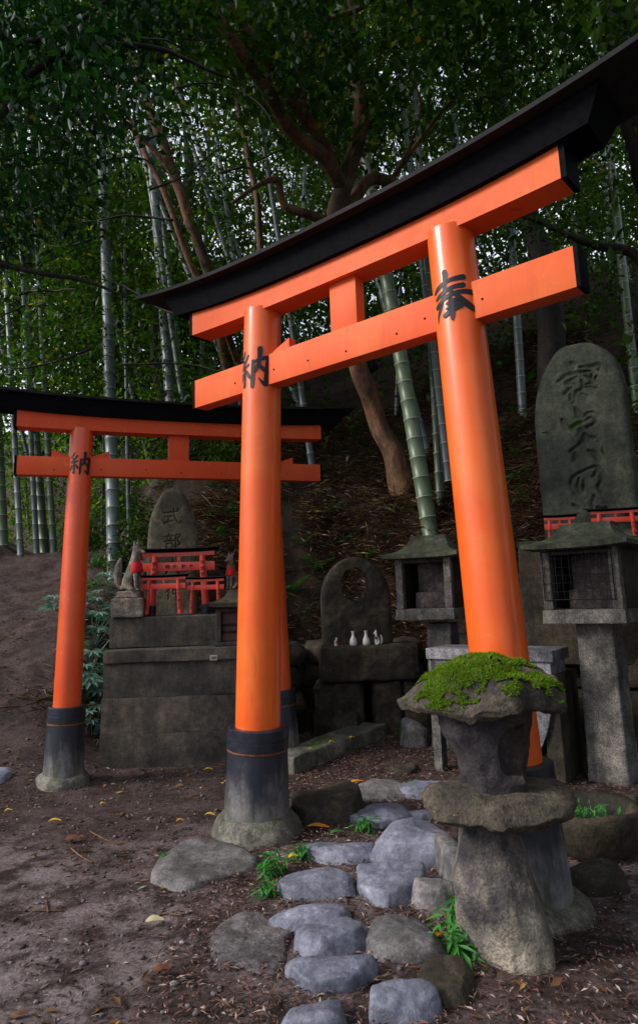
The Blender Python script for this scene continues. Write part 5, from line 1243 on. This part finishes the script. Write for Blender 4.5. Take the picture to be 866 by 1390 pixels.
# ---------------------------------------------------------------- broadleaf trees
def limb(pts, radii, per=6):
    q, r_ = smooth_path(pts, radii, per); qq = []
    for i, p in enumerate(q): qq.append(p + noise.noise_vector(p * 1.7) * r_[i] * .5)
    return tube(qq, r_, 14)
def crown_mesh(name, C_, n, r_, L_, W_, mat, origin, droop=.35):
    C_ = np.array(C_); k = len(C_); sizes = rng.uniform(.5, 1.3, k); pr = sizes ** 2 / np.sum(sizes ** 2)
    # twigs: each clump has several small sprays
    idx = rng.choice(k, n // 14, p=pr); S_ = C_[idx] + rng.normal(0, 1, (len(idx), 3)) * (r_ * sizes[idx])[:, None] * [1, 1, .6]
    P = np.repeat(S_, 14, 0) + rng.normal(0, .11, (len(idx) * 14, 3)) * (L_ / .08)
    V, F = leaf_arrays(P, rng.uniform(L_ * .65, L_ * 1.25, len(P)), rng.uniform(W_ * .7, W_ * 1.25, len(P)), droop); V -= np.array(origin); return np_mesh(name, V, F, mat)
def tree(name, limbs, clumps, n, r_, L_, W_, mat, bark, label, group=None, droop=.35, branches=()):
    o0 = limbs[0][0][0]; root = thing(name, o0, label, 'tree', group); g = Geo()
    for pts, rad in limbs: q = limb(pts, rad); g.add(q.v, q.f)
    part('trunk', g, bark, root, True)
    for pts, rad in branches: part('branch', limb(pts, rad), bark, root, True)
    me_ = crown_mesh('crown', clumps, n, r_, L_, W_, mat, tuple(o0), droop); c_ = bpy.data.objects.new('crown', me_); col.objects.link(c_); c_.parent = root; return root
def A(*L_): return [at(*q) for q in L_]
def clumps(n, u0, u1, v0, v1, y0, y1, f=None):
    o = []
    while len(o) < n:
        u, v, y = U(u0, u1), U(v0, v1), U(y0, y1)
        if f and not f(u, v): continue
        o.append(tuple(at(u, v, y)))
    return o
def arcs(n, u0, u1, v0, v1, y0, y1, r0=.014):
    o = []
    for _ in range(n):
        u, v, y = U(u0, u1), U(v0, v1), U(y0, y1); t = U(-.5, .5) + (math.pi if U(0, 1) < .5 else 0); L_ = U(70, 210); pts = []
        for k in range(6): pts.append((u, v, y)); u += math.cos(t) * L_ / 5; v += math.sin(t) * L_ / 5 - 4; t += U(-.45, .45); y += U(-.15, .15)
        o.append((A(*pts), [r0 * (1 - .14 * k) for k in range(6)]))
    return o
base = on(545, 668)
GAPS = ((212, 158, 42), (282, 262, 32), (198, 330, 26), (255, 210, 32), (2, 505, 50), (22, 385, 26), (60, 180, 26), (300, 135, 20), (555, 112, 26), (640, 70, 12), (535, 232, 14), (330, 330, 16), (375, 235, 12), (600, 130, 12), (690, 80, 16), (150, 60, 12))
def gap_(ex, pr): return lambda u, v: not any((u - a) ** 2 + (v - b) ** 2 < (r_ + ex) ** 2 for a, b, r_ in GAPS) or U(0, 1) > pr
gap = gap_(20, .9)
tree('broadleaf_tree', [(
    [base - Vector((0, 0, .3)), base + Vector((-.05, -.1, .25))] + A((520, 590, base.y - .1), (494, 515, base.y - .3), (470, 440, base.y - .6), (455, 330, 8.5), (462, 262, 8.3), (484, 200, 8.2), (491, 140, 8.1), (478, 70, 8.0), (468, -60, 7.9)), [.26, .17, .145, .14, .135, .13, .12, .105, .10, .09, .075]),
    (A((466, 258, 8.3), (440, 218, 8.0), (400, 182, 7.7), (362, 120, 7.3), (325, 70, 7.0), (262, -20, 6.7)), [.095, .10, .09, .08, .075, .065]),
    (A((455, 228, 8.2), (420, 165, 7.8), (388, 125, 7.5), (350, 60, 7.2), (305, -15, 7.0)), [.08, .08, .07, .065, .055]),
    (A((412, 160, 7.8), (411, 120, 7.7), (404, 60, 7.5), (440, 30, 7.4), (490, 10, 7.3), (530, -30, 7.2)), [.06, .05, .045, .035, .035, .03]),
    (A((456, 305, 8.5), (420, 292, 8.2), (388, 278, 8.1), (376, 245, 8.1), (350, 252, 8.0), (315, 275, 7.9)), [.07, .06, .05, .045, .03, .02]),
    (A((790, -20, 8.2), (783, 20, 8.2), (748, 45, 8.2), (713, 80, 8.3), (653, 110, 8.4), (600, 150, 8.5), (530, 246, 8.6)), [.012, .014, .016, .019, .022, .03, .04]),
    (A((583, -10, 7.9), (566, 40, 8.0), (562, 100, 8.1), (571, 150, 8.2), (556, 200, 8.4), (530, 246, 8.6)), [.010, .012, .014, .016, .02, .03]),
    (A((466, 300, 8.5), (497, 246, 8.5), (530, 246, 8.6), (575, 268, 8.8), (640, 240, 9)), [.10, .085, .08, .06, .03])],
    clumps(40, 200, 700, -200, 200, 8.9, 11, gap) + clumps(5, 180, 620, -120, 60, 6.6, 7.6, gap), 16000, .30, .095, .048, m_leaf, m_bark, 'big smooth brown tree with forked limbs rising behind the large torii')
b2 = on(325, 600)
tree('broadleaf_tree', [([b2] + A((312, 520, b2.y - .3), (292, 400, 10), (272, 335, 9.8), (250, 275, 9.6), (232, 225, 9.4), (214, 175, 9.2), (190, 110, 9), (165, 30, 8.8), (150, -60, 8.6)), [.12, .10, .09, .085, .08, .08, .075, .06, .05, .04]),
    (A((236, 235, 9.4), (200, 195, 9.2), (170, 165, 9.0), (150, 120, 8.8)), [.04, .03, .025, .02])], clumps(18, 40, 300, -150, 120, 9.6, 11, gap), 7000, .4, .11, .052, m_leaf, m_bark, 'slender dark brown tree leaning left across the bright gap')
b2 = on(345, 560)
tree('broadleaf_tree', [([b2] + A((300, 430, 9.6), (268, 378, 9.2), (242, 310, 9.0), (222, 258, 8.9), (198, 210, 8.8), (172, 150, 8.7), (150, 70, 8.6), (150, -40, 8.5)), [.06, .055, .05, .045, .042, .04, .035, .03, .02])], clumps(12, 60, 260, -100, 60, 8.8, 10, gap), 4500, .35, .11, .05, m_leaf, m_bark, 'thin pale brown sapling curving left in front of the bamboo')
b2 = on(380, 560)
tree('broadleaf_tree', [([b2] + A((364, 430, 9.2), (355, 355, 8.9), (349, 270, 8.8), (338, 215, 8.8), (326, 160, 8.8), (300, 40, 8.6)), [.06, .055, .048, .045, .04, .035, .02])], clumps(10, 280, 420, -80, 120, 9, 10, gap), 4000, .35, .11, .05, m_leaf, m_bark, 'thin upright reddish sapling left of the big forked tree')
# overhanging evergreen whose trunk stands outside the picture on the left
b3 = Vector((-4.7, 6.2, ground_z(-4.7, 6.2)))
tree('overhanging_tree', [([b3, b3 + Vector((.1, .1, 2.5)), b3 + Vector((.4, .2, 5.2)), b3 + Vector((.8, .3, 7.5))], [.2, .17, .14, .08]),
    ([b3 + Vector((.05, .05, 1.9))] + A((-60, 215, 5.6), (0, 160, 5.4), (22, 122, 5.4), (60, 88, 5.3), (104, 63, 5.3), (165, 61, 5.3), (215, 66, 5.3), (252, 80, 5.4), (285, 96, 5.5), (320, 108, 5.6)), [.07, .05, .04, .036, .032, .03, .027, .022, .018, .014, .008]),
    ([b3 + Vector((.2, .15, 3.5))] + A((-40, 80, 5.2), (20, 60, 5.2), (80, 45, 5.1), (145, 0, 5.), (200, -50, 4.9)), [.05, .035, .03, .024, .018, .01]),
    ([b3 + Vector((.0, .0, 1.2))] + A((-60, 330, 5.8), (0, 357, 5.8), (60, 371, 5.8), (110, 380, 5.9), (170, 402, 6.0)), [.05, .04, .03, .024, .02, .008])],
    clumps(62, -160, 190, -260, 345, 4.6, 7.0, lambda u, v: not (60 < u and v > 330) and (U(0, 1) < .8 or v < 90)) + clumps(10, 150, 460, -150, 60, 5.0, 6.5), 17000, .30, .105, .052, m_leaf_blue, m_barkdark, 'dark glossy evergreen branches hanging into the top left of the picture', droop=.5, branches=arcs(12, -20, 260, 0, 330, 5, 6.6, .010))
# evergreens on the right, mostly beyond the picture's edge and over the shrines
b4 = Vector((4.9, 8.4, ground_z(4.9, 8.4)))
tree('broadleaf_tree', [([b4, b4 + Vector((-.2, 0, 2)), b4 + Vector((-.6, -.2, 4.5)), b4 + Vector((-.5, -.3, 7))], [.22, .18, .14, .08]), ([b4 + Vector((-.1, 0, 1.0))] + A((866, 352, 8.6), (810, 335, 8.5), (770, 318, 8.4), (730, 300, 8.2), (690, 290, 8.0)), [.08, .07, .06, .045, .03, .015])],
    clumps(75, 620, 1250, -260, 420, 6.8, 10.5, lambda u, v: v < 330 or u > 800), 20000, .34, .10, .05, m_leaf, m_barkdark, 'dark evergreen tree overhanging the right end of the lintel and the tall stele')
b5 = Vector((-3.2, 14.5, ground_z(-3.2, 14.5)))
tree('broadleaf_tree', [([b5, b5 + Vector((-.3, 0, 3)), b5 + Vector((.4, 0, 6)), b5 + Vector((.2, 0, 9))], [.18, .15, .12, .06])], clumps(60, -60, 330, 120, 560, 10, 14, gap), 19000, .40, .12, .06, m_leaf, m_barkdark, 'leafy evergreen in the grove above the left torii', branches=arcs(16, -20, 300, 60, 520, 8.5, 11, .02))
b6 = Vector((1.2, 14.5, ground_z(1.2, 14.5)))
tree('broadleaf_tree', [([b6, b6 + Vector((-.3, 0, 3)), b6 + Vector((.4, 0, 6))], [.18, .14, .06])], clumps(80, 260, 900, -200, 420, 10, 14, gap), 26000, .42, .12, .06, m_leaf, m_barkdark, 'broad evergreen standing in the grove behind the middle of the lintel', branches=arcs(14, 380, 820, -20, 420, 9.5, 12, .018))
# trees added to shade the clearing and shrines, mostly beyond the picture's edges
def wclumps(n, x0, x1, y0, y1, z0, z1): return [(U(x0, x1), U(y0, y1), U(z0, z1)) for _ in range(n)]
for (x, y, cl_, lb) in ((5.6, 4.2, wclumps(60, 3.6, 7.5, 1.5, 7.0, 1.5, 7.5), 'unseen dark evergreen added for shade right of the picture beside the tall stele'), (5.2, -.5, wclumps(60, 3.4, 7.5, -4, 2.0, 1.2, 7.5), 'unseen dark evergreen added for shade to the right of the camera'),
        (4.6, 1.2, wclumps(90, -1.0, 6.5, -3.5, 2.6, 6.4, 9.0), 'unseen tall evergreen added right of the camera to shade the clearing from above'), (1.5, -6.5, wclumps(110, -2.5, 6.5, -7.5, -3.8, 1.2, 8.5), 'unseen dense evergreen added behind the camera to block the light'),
        (3.4, 9.6, wclumps(80, -1.5, 5.5, 5.0, 8.5, 7.6, 10.2), 'spreading evergreen added on the bank to shade the shrines from above')):
    bb = Vector((x, y, ground_z(x, y))); tree('broadleaf_tree', [([bb, bb + Vector((.1, 0, 2.5)), bb + Vector((-.3, .1, 5)), bb + Vector((-.3, -.2, 6.6))], [.22, .18, .13, .07])], cl_, 16000, .5, .15, .075, m_leaf, m_barkdark, lb)
# far wood closing the view
def wood(n, u0, u1, v0, v1, y0, y1, L_, W_, mat, r_, k, name, label, f=None):
    C_ = np.array(clumps(k, u0, u1, v0, v1, y0, y1, f)); idx = rng.integers(0, k, n); P = C_[idx] + rng.normal(0, r_, (n, 3)); V, F = leaf_arrays(P, rng.uniform(L_ * .6, L_ * 1.3, n), rng.uniform(W_ * .7, W_ * 1.3, n), .3)
    o = bpy.data.objects.new(name, np_mesh(name, V, F, mat)); col.objects.link(o); return tag(o, label, 'wood', kind='stuff')
wood(100000, -250, 1150, -420, 560, 17, 28, .30, .15, m_leaf_far, .7, 1100, 'distant_wood', 'dense mass of grove foliage far behind the shrines', gap_(30, .96))
wood(42000, -120, 330, 250, 580, 15.5, 23, .22, .11, m_leaf_far, .6, 420, 'grove_foliage', 'dense leaves between the bamboos above the left gate', gap_(4, .97))
wood(16000, -120, 330, 540, 760, 14, 20, .14, .07, m_leaf_sunny, .55, 70, 'bright_undergrowth', 'yellow green undergrowth in sunlit tones beyond the crest of the path')
wood(26000, 300, 1100, 250, 600, 11.5, 20, .15, .075, m_leaf, .5, 190, 'hillside_undergrowth', 'dark leafy undergrowth covering the upper hillside between the bamboos')
# low bushes along the crest and bank
for (u, v, s, y) in ((165, 700, .7, 10.5), (200, 670, .8, 10.5), (240, 640, .8, 11), (180, 600, 1.0, 13.5), (120, 690, .8, 13.2), (300, 620, .8, 10.5)):
    V, F = bush_geo(1100, .55, .8, .10, .045); p = at(u, v, y); p.z = ground_z(p.x, p.y) - .05; put(np_mesh('evergreen_bush', V, F, m_leaf), 'evergreen_bush', p, s, U(0, 6), 'low leafy evergreen bush at the edge of the grove beyond the left torii', 'bush', 'bushes at the edge of the grove')
print('verts', sum(len(m.vertices) for m in bpy.data.meshes))
